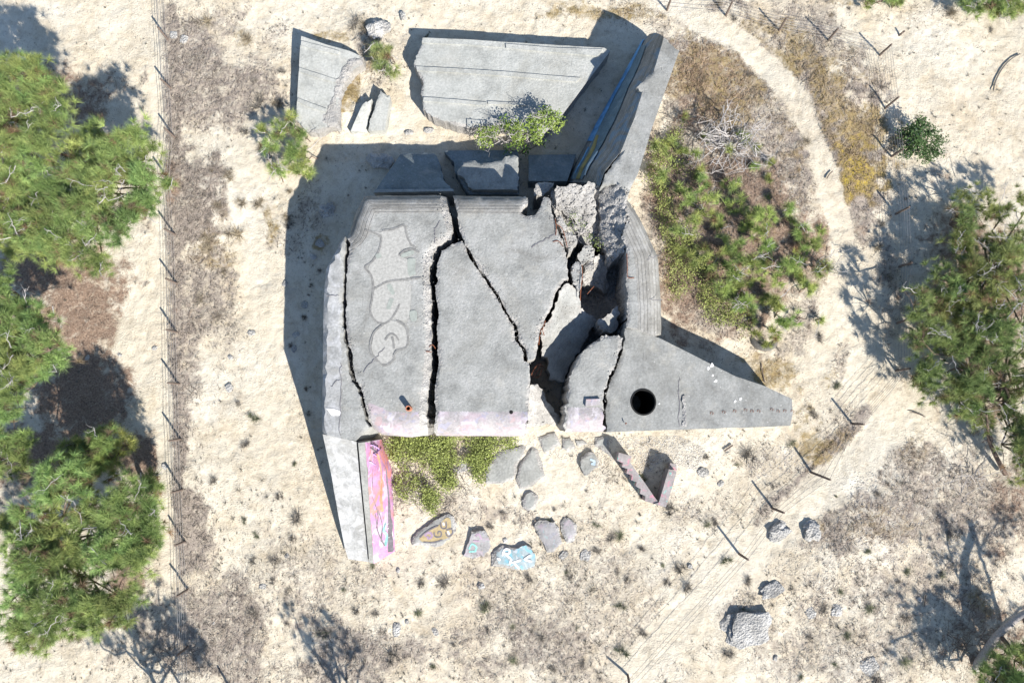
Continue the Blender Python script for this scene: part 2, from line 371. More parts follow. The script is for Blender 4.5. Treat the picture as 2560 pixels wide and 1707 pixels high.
    for a in nxt:
        if a not in prv: continue
        t = Vector((xy[nxt[a], 0] - xy[prv[a], 0], xy[nxt[a], 1] - xy[prv[a], 1])); t = t.normalized() if t.length > 1e-6 else Vector((1, 0)); nrm[a] = Vector((t.y, -t.x))
    zb = base; ring = {}
    hts = (0.12, 0.4, 0.7, 1.0)
    for a in nrm:
        x, y, zz = verts[a]; ids = [a]
        for h in hts:
            q = Vector((x, y, zz + (zb - zz) * h)); o = nrm[a] * batter * h
            nn = side_rough * (mnoise.noise(q * 1.9 + Vector((seed, 0, 0))) + 0.7 * mnoise.noise(q * 5.3))
            verts.append((x + o.x + nrm[a].x * nn, y + o.y + nrm[a].y * nn, q.z)); ids.append(len(verts) - 1)
        ring[a] = ids
    for a, b in nxt.items():
        if a in ring and b in ring:
            A, B = ring[a], ring[b]
            for k in range(len(hts)): faces.append((B[k], A[k], A[k + 1], B[k + 1])); mi.append(3)
    o = mesh_obj(name, verts, faces, mats, parent, 32); me = o.data
    me.polygons.foreach_set('material_index', mi)
    at = me.attributes.new('ed', 'FLOAT', 'POINT'); vals = np.zeros(len(verts), np.float32); vals[:len(ed)] = np.minimum(ed, 9); at.data.foreach_set('value', vals)
    if key: SURF[key] = pf; SOBJ[key] = o
    return o
def loft(name, ra, rb, mat, parent, bulge=0.4, nu=40, nv=10, rough=0.03, thick=True):
    """a sloping wall face between a top rail and a bottom rail of survey points (px, py, z)"""
    def rail(r, t):
        pts = [P(*q) for q in r]; L = [0]
        for i in range(len(pts) - 1): L.append(L[-1] + (pts[i + 1] - pts[i]).length)
        s_ = t * L[-1]
        for i in range(len(pts) - 1):
            if s_ <= L[i + 1] + 1e-6: return pts[i].lerp(pts[i + 1], (s_ - L[i]) / max(L[i + 1] - L[i], 1e-6))
        return pts[-1]
    verts = []; ed = []
    for i in range(nu + 1):
        a = rail(ra, i / nu); b = rail(rb, i / nu); h = (a - b).length
        dr = (b - a); hz = Vector((dr.x, dr.y, 0)); hz = hz.normalized() if hz.length > 1e-5 else Vector((1, 0, 0)); up = Vector((0, 0, 1))
        for j in range(nv + 1):
            t = j / nv; q = a.lerp(b, t) + (hz * 0.55 + up * 0.85) * bulge * 4 * t * (1 - t) * (1 - 0.35 * t)
            q += hz * rough * mnoise.noise(q * 2.1); verts.append(q); ed.append(t * h)
    faces = [(i * (nv + 1) + j, (i + 1) * (nv + 1) + j, (i + 1) * (nv + 1) + j + 1, i * (nv + 1) + j + 1) for i in range(nu) for j in range(nv)]
    # close the body behind the face
    n0 = len(verts)
    for i in range(nu + 1):
        a = verts[i * (nv + 1)]; verts.append(Vector((a.x, a.y, -0.4))); ed.append(0)
        b = verts[i * (nv + 1) + nv]; verts.append(Vector((b.x, b.y, -0.4))); ed.append(0)
    for i in range(nu):
        faces.append((i * (nv + 1) + nv, (i + 1) * (nv + 1) + nv, n0 + 2 * (i + 1) + 1, n0 + 2 * i + 1))
        faces.append((n0 + 2 * i, n0 + 2 * (i + 1), (i + 1) * (nv + 1), i * (nv + 1)))
    for i in (0, nu): faces.append(tuple([i * (nv + 1) + j for j in range(nv + 1)] + [n0 + 2 * i + 1, n0 + 2 * i]))
    o = mesh_obj(name, verts, faces, mat, parent, 40)
    bm = bmesh.new(); bm.from_mesh(o.data); bmesh.ops.recalc_face_normals(bm, faces=bm.faces); bm.to_mesh(o.data); bm.free()
    at = o.data.attributes.new('ed', 'FLOAT', 'POINT'); at.data.foreach_set('value', np.array(ed, np.float32))
    return o
def spline(pts, k=6):
    pts = [Vector(p) for p in pts]; out = []
    for i in range(len(pts) - 1):
        p0 = pts[max(i - 1, 0)]; p1 = pts[i]; p2 = pts[i + 1]; p3 = pts[min(i + 2, len(pts) - 1)]
        for j in range(k):
            t = j / k; out.append(0.5 * ((2 * p1) + (p2 - p0) * t + (2 * p0 - 5 * p1 + 4 * p2 - p3) * t * t + (3 * p1 - p0 - 3 * p2 + p3) * t ** 3))
    return out + [pts[-1]]
def ribbon_parts(pts, w):
    v = []; f = []; n = len(pts)
    for i, p in enumerate(pts):
        d = pts[min(i + 1, n - 1)] - pts[max(i - 1, 0)]; nx = Vector((-d.y, d.x, 0)); nx = nx.normalized() if nx.length > 1e-6 else Vector((1, 0, 0))
        ww = w * 0.5 * (1 + 0.25 * mnoise.noise(p * 3.0)) * (0.55 if i in (0, n - 1) else 1); v += [p + nx * ww, p - nx * ww]
    for i in range(n - 1): f.append((2 * i + 1, 2 * i + 3, 2 * i + 2, 2 * i))
    return v, f
def stroke(name, strokes, w, key, mat, parent, off=0.012, k=6):
    jit = 0.05 if 'crack' in name else 0.0
    """sprayed lines: several strokes of one paint coat on one slab; strokes are lists of survey points"""
    pf = SURF[key] if isinstance(key, str) else key
    if isinstance(key, str): parent = SOBJ[key]
    for i, st in enumerate(strokes):
        pts = spline([on_plane(p[0], p[1], pf, 2.0, off + 0.0015 * i) for p in st], k); pts = [q + Vector((random.uniform(-jit, jit), random.uniform(-jit, jit), 0)) for q in pts]; v, f = ribbon_parts(pts, w); mesh_obj(name, v, f, mat, parent)
def patch(name, pts, key, mat, parent, off=0.008, jag=0.03):
    pf = SURF[key] if isinstance(key, str) else key
    if isinstance(key, str): parent = SOBJ[key]
    w = spline([on_plane(p[0], p[1], pf, 2.0, off) for p in pts] + [on_plane(pts[0][0], pts[0][1], pf, 2.0, off)], 5)[:-1]
    w = [q + Vector((mnoise.noise(q * 3.3), mnoise.noise(q * 3.7 + Vector((5, 0, 0))), 0)) * jag for q in w]
    vv, _, ff, _, _, _ = delaunay_2d_cdt([Vector((q.x, q.y)) for q in w], [(i, (i + 1) % len(w)) for i in range(len(w))], [], 1, 1e-5)
    fs = []
    for f in ff:
        a, b, d = [vv[i] for i in f[:3]]; fs.append(tuple(f) if (b - a).cross(d - a) > 0 else tuple(reversed(f)))
    return mesh_obj(name, [(q.x, q.y, float(pf(q.x, q.y)) + off) for q in vv], fs, mat, parent)

# ------------------------------------------------------------------ ground
DS = 1.08844
def ell(X, Y, lst, seed, amp=0.45):
    """soft, ragged patches of cover: (survey x, y, half width, half height, weight)"""
    out = np.zeros_like(X); nz = fbm(X, Y, 1.6, seed, 4) * amp + fbm(X, Y, 0.45, seed + 9, 3) * amp * 0.8 + fbm(X, Y, 4.5, seed + 31, 3) * 0.75
    for (dx, dy, rx, ry, w) in lst:
        cpt = W(dx, dy); ex = W(dx + rx, dy); ey = W(dx, dy + ry)
        ax = abs(ex.x - cpt.x); ay = abs(ey.y - cpt.y)
        r = np.sqrt(((X - cpt.x) / ax) ** 2 + ((Y - cpt.y) / ay) ** 2)
        out = np.maximum(out, w * sm(1.35, 0.35, r + nz))
    return out
def lines(X, Y, lst, seed, amp=0.35):
    out = np.zeros_like(X); nz = fbm(X, Y, 0.9, seed, 4) * amp; pts = np.c_[X.ravel(), Y.ravel()]
    for (pl, rad) in lst:
        w = [W(*p) for p in pl]; d = np.full(len(pts), 9e9)
        for i in range(len(w) - 1): d = np.minimum(d, seg_dist(pts, w[i], w[i + 1]))
        out = np.maximum(out, sm(1.3, 0.6, d.reshape(X.shape) / (rad / 46.0) + nz))
    return out
LITTER = [(1530, 430, 60, 170, .7), (1570, 620, 70, 140, .7),(200, 720, 190, 130, .85), (120, 620, 140, 60, 1), (170, 240, 130, 110, .8), (190, 900, 140, 160, .9), (330, 1060, 60, 90, .9), (310, 1330, 55, 55, 1), (370, 1150, 35, 60, .7),
          (60, 1050, 90, 90, 1), (2250, 800, 160, 330, .85), (1700, 560, 220, 260, .8), (1560, 700, 60, 120, .7), (1640, 190, 120, 120, .6), (2300, 1480, 130, 120, .6), (380, 430, 40, 60, .7), (1900, 640, 40, 140, .5), (2330, 1150, 80, 70, .6)]
MOSS = [(1965, 400, 75, 100, 1.35), (1970, 310, 80, 80, .9), (1830, 130, 45, 60, .75), (1900, 240, 90, 110, .8), (1610, 150, 80, 70, .7), (1720, 130, 50, 60, .6), (1940, 180, 60, 70, .6), (1900, 560, 30, 60, .5), (1770, 60, 60, 22, .6), (1440, 30, 170, 22, .75), (615, 520, 35, 55, .7), (800, 225, 25, 75, .95), (1770, 850, 60, 60, .8),
        (1900, 850, 30, 45, .6), (1850, 980, 40, 50, .5), (1950, 1000, 35, 20, .7), (1880, 1030, 40, 30, .8), (1790, 1190, 35, 15, .8), (1870, 1200, 35, 22, .8), (1990, 1210, 90, 40, .5), (760, 85, 40, 12, .7), (870, 130, 30, 40, .7), (500, 560, 60, 50, .5),
        (540, 490, 45, 40, .4), (570, 90, 22, 22, .5), (1680, 250, 90, 80, .7), (1660, 120, 60, 60, .6), (1530, 560, 30, 120, .6), (2090, 1000, 60, 60, .4), (2260, 1390, 30, 40, .6), (1800, 460, 60, 60, .35), (1960, 8, 60, 15, .6), (1310, 10, 60, 12, .5), (735, 560, 20, 20, .8)]
SCRUB = [(1690, 330, 230, 340, .72), (1560, 350, 80, 160, .7), (1620, 90, 110, 60, .6),(1930, 260, 110, 200, .95), (1900, 130, 100, 80, .8), (1980, 470, 50, 110, .9), (1590, 170, 90, 110, .8), (1700, 230, 110, 90, .8), (1830, 420, 50, 120, .8), (1860, 700, 50, 90, .6), (1560, 500, 80, 220, .9), (1650, 700, 110, 90, .8), (1780, 780, 80, 50, .6), (2110, 1080, 120, 90, .7),(450, 190, 90, 170, .8), (450, 450, 95, 160, .95), (470, 640, 75, 130, .75), (430, 900, 40, 320, .7), (440, 1200, 55, 110, .95), (560, 230, 55, 130, .8), (520, 60, 50, 50, .6), (640, 110, 55, 70, .45), (600, 200, 60, 90, .7), (520, 780, 50, 80, .5),
         (500, 1450, 160, 110, .8), (900, 1490, 260, 90, .8), (720, 1330, 170, 100, .5), (1380, 1400, 300, 150, .45), (1130, 1330, 140, 60, .45), (640, 1230, 90, 60, .4), (1250, 1480, 120, 60, .7), (1620, 1180, 90, 60, .4), (1130, 1180, 90, 40, .6), (1700, 1400, 90, 60, .5), (1790, 1500, 120, 60, .5), (1900, 1120, 130, 70, .4), (2030, 1190, 210, 100, .75), (2100, 1350, 220, 110, .6), (1880, 1340, 120, 80, .4), (1850, 300, 60, 260, .6), (1970, 470, 80, 130, .6),
         (2040, 620, 50, 180, .6), (1950, 850, 70, 80, .55), (1950, 970, 60, 70, .55), (1700, 420, 230, 230, .75), (1690, 180, 120, 100, .55), (1860, 60, 110, 60, .6), (1560, 40, 120, 35, .5), (2000, 290, 60, 60, .6), (2250, 1120, 160, 140, .7), (1800, 1170, 80, 40, .7), (1330, 1230, 130, 60, .3),
         (1200, 1190, 60, 35, .5), (1450, 1050, 90, 50, .4), (1700, 1060, 120, 60, .35), (700, 470, 40, 60, .5), (640, 560, 60, 30, .4), (2000, 1500, 160, 80, .5), (900, 1150, 60, 40, .5), (700, 250, 40, 120, .4), (880, 150, 60, 100, .5), (2150, 30, 160, 30, .25), (1350, 1080, 120, 40, .4)]
SCRUBL = [([(1990, 950), (1900, 1050), (1830, 1125), (1750, 1200)], 24), ([(395, 20), (402, 300), (408, 700), (415, 1100), (425, 1300)], 20)]
PATHS = [([(1500, -10), (1600, 45), (1690, 90), (1770, 160), (1830, 240), (1880, 350), (1908, 450), (1930, 550), (1925, 640), (1900, 740), (1880, 840)], 30), ([(1925, 620), (1960, 720), (1990, 820), (1960, 900)], 34),
         ([(2130, 890), (2060, 960), (1960, 1060), (1860, 1150), (1770, 1235), (1690, 1290), (1600, 1390), (1500, 1500), (1450, 1568)], 42), ([(600, 300), (575, 380), (560, 450), (575, 540), (600, 640), (620, 760), (600, 900), (640, 1060)], 36),
         ([(355, 30), (362, 300), (366, 600), (375, 900), (385, 1200), (395, 1320)], 17), ([(330, 700), (300, 800), (340, 830)], 40), ([(1250, 1060), (1290, 1100)], 45), ([(930, 290), (950, 230)], 26)]
def masks(X, Y):
    path = lines(X, Y, PATHS, 61)
    cut = 1 - 0.92 * path
    return ell(X, Y, LITTER, 21) * cut, ell(X, Y, MOSS, 33, 0.85) * cut, np.maximum(ell(X, Y, SCRUB, 47, 0.6), lines(X, Y, SCRUBL, 48, .7) * .9) * cut, path
MOUNDS = [(800, 250, 1.1, 0.35), (1700, 560, 5.0, 0.55), (2000, 1200, 3.0, 0.3), (500, 450, 2.4, 0.25), (440, 1100, 2.2, 0.2), (1920, 180, 2.5, 0.25), (1810, 1330, 2.0, .15)]
MW = [(W(a, b), r, h) for a, b, r, h in MOUNDS]
def gz(X, Y):
    z = 0.10 * fbm(X, Y, 7.0, 3, 3) + 0.035 * fbm(X, Y, 1.3, 5, 3) + 0.018 * fbm(X, Y, 0.42, 8, 2)
    for cpt, r, h in MW: z = z + h * np.exp(-((X - cpt.x) ** 2 + (Y - cpt.y) ** 2) / (r * r))
    return z
def gz1(x, y): return float(gz(np.array([x]), np.array([y]))[0])
def on_ground(dx, dy, T=D):
    p = W(dx, dy, 0, T); return Vector((p.x, p.y, gz1(p.x, p.y)))

def build_ground():
    def axis(lo, hi, st):
        a = list(np.arange(lo, hi + 1e-6, st)); g = st; x = hi; up = []
        while x < 450: g *= 1.3; x += g; up.append(x)
        g = st; x = lo; dn = []
        while x > -450: g *= 1.3; x -= g; dn.append(x)
        return np.array(dn[::-1] + a + up)
    ax, ay = axis(-33, 33, 0.1), axis(-15, 24.5, 0.1); X, Y = np.meshgrid(ax, ay); Z = gz(X, Y)
    li, mo, sc, pa = masks(X, Y)
    far = (np.abs(X) > 34) | (Y > 25.5) | (Y < -16)
    Z = Z + (1 - pa) * np.clip(li + sc + mo, 0, 1) * 0.05 * (fbm(X, Y, 0.3, 71, 2) + 0.5)
    # footprints and scuffs along the sandy tracks
    fpn = np.maximum(0, vnoise(X / 0.28, Y / 0.28, 90) - 0.25); Z = Z - 0.06 * fpn * (1 - np.clip(li + sc, 0, 1))
    ny, nx = X.shape; V = np.c_[X.ravel(), Y.ravel(), Z.ravel()]
    i = np.arange(ny * nx).reshape(ny, nx); Q = np.stack([i[:-1, :-1], i[:-1, 1:], i[1:, 1:], i[1:, :-1]], -1).reshape(-1, 4)
    me = bpy.data.meshes.new('ground'); me.vertices.add(len(V)); me.vertices.foreach_set('co', V.astype(np.float32).ravel())
    me.loops.add(Q.size); me.loops.foreach_set('vertex_index', Q.astype(np.int32).ravel())
    me.polygons.add(len(Q)); me.polygons.foreach_set('loop_start', np.arange(0, Q.size, 4, dtype=np.int32)); me.update(calc_edges=True)
    me.polygons.foreach_set('use_smooth', np.ones(len(Q), bool))
    at = me.color_attributes.new('cover', 'FLOAT_COLOR', 'POINT'); cc = np.stack([li, mo, sc, pa], -1).reshape(-1, 4).astype(np.float32); at.data.foreach_set('color', cc.ravel())
    m, n, l, b = nodes_of('sand_with_litter'); g = gpos(n); a = N(n, 'ShaderNodeAttribute', attribute_name='cover'); sep = N(n, 'ShaderNodeSeparateColor'); l.new(a.outputs['Color'], sep.inputs[0])
    nA = tex_noise(n, l, g, 0.16, 5, 0.6); nB = tex_noise(n, l, g, 2.2, 6, 0.7); nC = tex_noise(n, l, g, 14.0, 4, 0.7); nD = tex_noise(n, l, g, 55.0, 2, 0.6)
    col = ramp(n, l, nA, [(0.35, (0.59, 0.52, 0.41)), (0.5, (0.635, 0.575, 0.465)), (0.66, (0.665, 0.615, 0.52))])
    col = mix(n, l, 0.7, col, ramp(n, l, nB, [(0.3, (0.74, 0.70, 0.65)), (0.52, (1.06, 1.06, 1.06))]), 'MULTIPLY')
    nE = tex_noise(n, l, g, 0.55, 6, 0.72, 0.6); col = mix(n, l, math_(n, l, 'SUBTRACT', 0.75, math_(n, l, 'MULTIPLY', a.outputs['Alpha'], 0.6)), col, ramp(n, l, nE, [(0.36, (0.86, 0.81, 0.74)), (0.54, (1.03, 1.03, 1.03))]), 'MULTIPLY')
    col = mix(n, l, 0.35, col, ramp(n, l, nC, [(0.34, (0.62, 0.57, 0.52)), (0.5, (1.04, 1.04, 1.04))]), 'MULTIPLY')
    grain = ramp(n, l, nD, [(0.30, (0.34, 0.29, 0.25)), (0.42, (1.0, 1.0, 1.0))]); col = mix(n, l, math_(n, l, 'SUBTRACT', 0.55, math_(n, l, 'MULTIPLY', a.outputs['Alpha'], 0.35)), col, grain, 'MULTIPLY')
    # scrub litter: broken cover of grey brown stems
    def cover(mask, tint_stops, nsc, lo, hi, col):
        nn = tex_noise(n, l, g, nsc * 0.6, 9, 0.8, 0.5); nt = tex_noise(n, l, g, nsc * 4.3, 6, 0.8)
        f = math_(n, l, 'ADD', math_(n, l, 'MULTIPLY', mask, 0.92), math_(n, l, 'MULTIPLY', math_(n, l, 'SUBTRACT', nn, 0.5), 2.6))
        f = ramp(n, l, f, [(lo, 0.0), (hi, 1.0)])
        return mix(n, l, f, col, ramp(n, l, nt, tint_stops))
    col = cover(sep.outputs[2], [(0.3, (0.14, 0.115, 0.10)), (0.5, (0.30, 0.255, 0.22)), (0.72, (0.52, 0.45, 0.37))], 3.6, 0.30, 0.85, col)
    col = cover(sep.outputs[0], [(0.3, (0.12, 0.08, 0.058)), (0.5, (0.27, 0.19, 0.14)), (0.72, (0.46, 0.37, 0.29))], 2.6, 0.26, 0.70, col)
    col = cover(sep.outputs[1], [(0.3, (0.15, 0.105, 0.05)), (0.5, (0.30, 0.225, 0.11)), (0.72, (0.44, 0.36, 0.21))], 3.0, 0.34, 0.85, col)
    yel = math_(n, l, 'MULTIPLY', math_(n, l, 'SUBTRACT', sep.outputs[1], 0.95), 3.0)
    yel = math_(n, l, 'MULTIPLY', math_(n, l, 'MAXIMUM', yel, 0.0), ramp(n, l, tex_noise(n, l, g, 2.4, 7, 0.75), [(0.4, 0.0), (0.6, 1.0)]))
    col = mix(n, l, math_(n, l, 'MINIMUM', yel, 0.85), col, (0.46, 0.34, 0.06))
    l.new(col, b.inputs['Base Color']); b.inputs['Roughness'].default_value = 0.95; b.inputs['Specular IOR Level'].default_value = 0.1
    h = math_(n, l, 'ADD', math_(n, l, 'MULTIPLY', nB, 1.6), math_(n, l, 'ADD', math_(n, l, 'MULTIPLY', nC, 0.8), math_(n, l, 'MULTIPLY', nD, 0.25)))
    h = math_(n, l, 'MULTIPLY', h, ramp(n, l, tex_noise(n, l, g, 0.35, 4, 0.6), [(0.35, 0.35), (0.65, 1.0)])); bump(n, l, h, b, 0.075, 1.0)
    me.materials.append(m); o = bpy.data.objects.new('ground', me); COL.objects.link(o); tag(o, 'pale beige sand with brown litter, ochre moss and trodden tracks', 'ground', kind='structure')
build_ground()

# ------------------------------------------------------------------ the bunker
bunker = empty('bunker', P(1200, 800, 0)); tag(bunker, 'ruined grey concrete bunker with cracked roof slabs and a pointed wing', 'bunker')
ZR = 4.0
# far west strip of the roof, outer edge rounded
slab('roof_slab', c(T3, [(800, 690, 'r'), (740, 820, 'r'), (640, 1000, 'r'), (620, 1250, 'r'), (615, 1560, 'r')]) + c(T5, [(610, 600, 'r'), (605, 1110, 's'), (780, 1160), (915, 1180, 's'), (985, 1110, 'b'), (1035, 1055, 'b'), (985, 930, 'b'), (955, 800, 'b'), (920, 690, 'b'), (875, 640, 'b'), (850, 520, 'b'), (835, 340, 'b'), (800, 260, 'b'), (785, 30, 'b')]) +
     c(T3, [(790, 1400, 'b'), (790, 1260, 'b'), (800, 1100, 'b'), (800, 900, 'b'), (822, 760, 'b')]), [(810, 700, 4.0), (806, 1080, 3.98), (880, 900, 4.0)], -0.4, M['roof'], bunker, R=0.28, band=0.9, mat_r=M['wingtop'], key='R0', seed=1)
R1W = c(T5, [(1060, 1068, 'b'), (1022, 930, 'b'), (997, 800, 'b'), (968, 690, 'b'), (918, 636, 'b'), (892, 520, 'b'), (872, 340, 'b'), (842, 260, 'b'), (818, 30, 'b')]) + c(T3, [(826, 1400, 'b'), (822, 1260, 'b'), (834, 1100, 'b'), (836, 900, 'b'), (862, 770, 'b'), (852, 660, 'r'), (880, 550, 'r'), (960, 360, 'r'), (1000, 318, 'r')])
R1E = c(T3, [(1745, 312, 'c'), (1760, 440, 'c'), (1790, 520, 'c'), (1805, 640, 'c'), (1785, 720, 'c'), (1660, 780, 'c'), (1620, 850, 'c'), (1595, 950, 'c'), (1590, 1130, 'c'), (1600, 1260, 'c'), (1605, 1400, 'c'), (1605, 1560, 'c')]) + c(T5, [(1605, 300, 'c'), (1600, 560, 'c'), (1575, 720, 'c'), (1570, 880, 'c'), (1575, 1130, 'p')])
slab('roof_slab', R1W + R1E + c(T5, [(1420, 1150, 'p'), (1150, 1126, 'p')]), ZR, -0.4, M['roof'], bunker, R=0.95, band=1.1, mat_r=M['board'], mat_p=M['pink'], side_mat=M['broken'], key='R1', seed=2)
# centre slab, split by the diagonal crack
slab('roof_slab', c(T3, [(1890, 738, 'b'), (1700, 830, 'b'), (1660, 960, 'b'), (1670, 1110, 'b'), (1640, 1150, 'b'), (1660, 1300, 'b'), (1680, 1420, 'b'), (1660, 1560, 'b')]) + c(T5, [(1665, 260, 'b'), (1675, 440, 'b'), (1650, 650, 'b'), (1640, 740, 'b'), (1655, 900, 'b'), (1648, 1135, 'p')]) +
     c(T6, [(415, 1140, 'b'), (440, 900, 'b'), (462, 620, 'b'), (450, 470, 'b'), (405, 450, 'b'), (385, 335, 'b'), (325, 262, 'b'), (305, 120, 'b'), (228, 10, 'b')]) + c(T3, [(2205, 1250, 'b'), (2005, 970, 'b')]), ZR, -0.4, M['roof'], bunker, R=0.95, jag=0.05, mat_p=M['pink'], side_mat=M['broken'], key='R2', seed=3)
slab('roof_slab', c(T3, [(1812, 318, 'b'), (1842, 460, 'b'), (1862, 600, 'b'), (1900, 722, 'b'), (2026, 956, 'b'), (2228, 1236, 'b')]) + c(T6, [(250, 8, 'b'), (330, 108, 'b'), (352, 256, 'b'), (412, 326, 'b'), (438, 440, 'b'), (500, 420, 'b'), (525, 340, 'b'), (540, 190, 'b'), (600, 50, 'b')]) +
     c(T4, [(640, 1390, 'b'), (695, 1215, 'b'), (770, 1105, 'b'), (815, 1085, 'b'), (800, 990, 'b'), (795, 850, 'b'), (772, 790, 'b'), (730, 680, 'b'), (685, 560, 'b'), (655, 440, 'b'), (640, 350, 'b'), (590, 335, 'b'), (540, 450, 'b'), (490, 505, 'b'), (410, 505, 'b'), (370, 480, 'b'), (440, 385, 'b'), (440, 345, 'b'), (400, 322, 'r')]), ZR - 0.03, -0.4, M['roof'], bunker, R=0.95, jag=0.05, mat_r=M['board'], side_mat=M['broken'], key='R2b', seed=4)
# south east slab with painted front, pointed east wing, curved east wall
slab('roof_slab', c(T6, [(1140, 220, 'b'), (1050, 272, 'b'), (960, 345, 'b'), (900, 430, 'b'), (870, 500, 'b'), (815, 590, 'b'), (800, 760, 'b'), (785, 960, 'b'), (765, 1040, 'b'), (785, 1100, 'p'), (1135, 1100, 'b'), (1140, 950, 'b'), (1140, 740, 'b'), (1168, 650, 'b'), (1240, 480, 'b'), (1288, 350, 'b'), (1306, 262, 'b'), (1290, 225, 'b'), (1230, 212, 'b')]), ZR, -0.4, M['roof'], bunker, R=0.95, jag=0.11, mat_p=M['pink'], side_mat=M['broken'], key='R3', seed=5)
PW = [(1560, 830, 3.75), (1980, 1000, 2.0), (1510, 1078, 3.8), (1977, 1065, 1.95)]
def wing_poly():
    return c(T6, [(1165, 1100, 'b'), (1160, 950, 'b'), (1165, 740, 'b'), (1192, 655, 'b'), (1265, 485, 'b'), (1310, 360, 'b'), (1330, 262, 'b'), (1330, 150, 's'), (1440, 155, 's'), (1660, 245)]) + c(S, [(1840, 941), (1912, 965), (1980, 997), (1982, 1033), (1976, 1064), (1748, 1072), (1600, 1077)])
# the shaft in the wing: two halves round the hole so that the hole is open
HC, HR = on_plane(1608.5, 1004.7, make_plane(PW)), 0.56
hole = [(1608.5 + 31.5 * math.cos(t), 1004.7 + 31.5 * math.sin(t)) for t in np.linspace(0, 2 * math.pi, 25)[:-1]]
wp_ = wing_poly()
lft = [p for p in wp_]
arc_top = [(1608.5 + 31.5 * math.cos(t), 1004.7 + 31.5 * math.sin(t), 's') for t in np.linspace(math.radians(-90), math.radians(-270), 17)]
arc_bot = [(1608.5 + 31.5 * math.cos(t), 1004.7 + 31.5 * math.sin(t), 's') for t in np.linspace(math.radians(90), math.radians(-90), 17)]
west = [p for p in wp_ if p[0] < 1600 and p[1] < 1077]
slab('wing_slab', [(1608.5, 1076.8, 's')] + [p for p in wp_[:9]] + [(1608.5, 830, 's')] + arc_top, PW, -0.4, M['wingconc'], bunker, R=0, side_mat=M['wingconc'], key='R4', seed=6)
slab('wing_slab', [(1608.6, 830, 's'), wp_[9]] + wp_[10:15] + [(1748, 1072, 's'), (1608.6, 1076.8, 's')] + arc_bot, PW, -0.4, M['wingconc'], bunker, R=0, side_mat=M['wingconc'], seed=6)
EW = c(T4, [(1360, 350, 's'), (1480, 520, 'r'), (1645, 880, 'r'), (1675, 1330, 'r')]) + c(T6, [(1677, 205, 's'), (1620, 212), (1540, 192), (1440, 152, 's'), (1345, 140, 'b'), (1352, 20, 'b')]) + c(T4, [(1352, 1450, 'b'), (1355, 1250, 'b'), (1345, 1080, 'b'), (1352, 900, 'b'), (1348, 790, 'b'), (1300, 700, 'b'), (1345, 560, 'b'), (1330, 450, 'b')])
EW[0] = EW[0][:2] + ('r',)
slab('wall', EW, ZR - 0.1, -0.4, M['roof'], bunker, R=1.25, band=1.3, mat_r=M['board'], side_mat=M['broken'], key='R5', seed=7)

# broken corner between the roof and the north east wall
slab('broken_wall', c(T4, [(682, 275, 'b'), (705, 232, 'b'), (860, 218, 'b'), (1058, 212, 'b'), (1065, 400, 'b'), (1060, 560, 'b'), (1000, 660, 'b'), (900, 690, 'b'), (870, 540, 'b'), (770, 490, 'b'), (700, 440, 'b')]), [(1390, 465, 3.5), (1480, 460, 3.6), (1460, 580, 2.7)], -0.4, M['broken'], bunker, rough=0.10, step=0.11, jag=0.1, R=0, seed=8)
slab('broken_wall', c(T4, [(1108, 245, 'b'), (1250, 205, 'b'), (1362, 345, 'b'), (1335, 450, 'b'), (1340, 560, 'b'), (1300, 700, 'b'), (1345, 780, 'b'), (1330, 850, 'b'), (1240, 905, 'b'), (1165, 940, 'b'), (1140, 780, 'b'), (1085, 700, 'b'), (1110, 560, 'b'), (1105, 400, 'b')]), [(1530, 470, 3.65), (1560, 590, 3.7), (1520, 650, 3.0)], -0.4, M['broken'], bunker, rough=0.13, step=0.11, jag=0.1, R=0, seed=9)
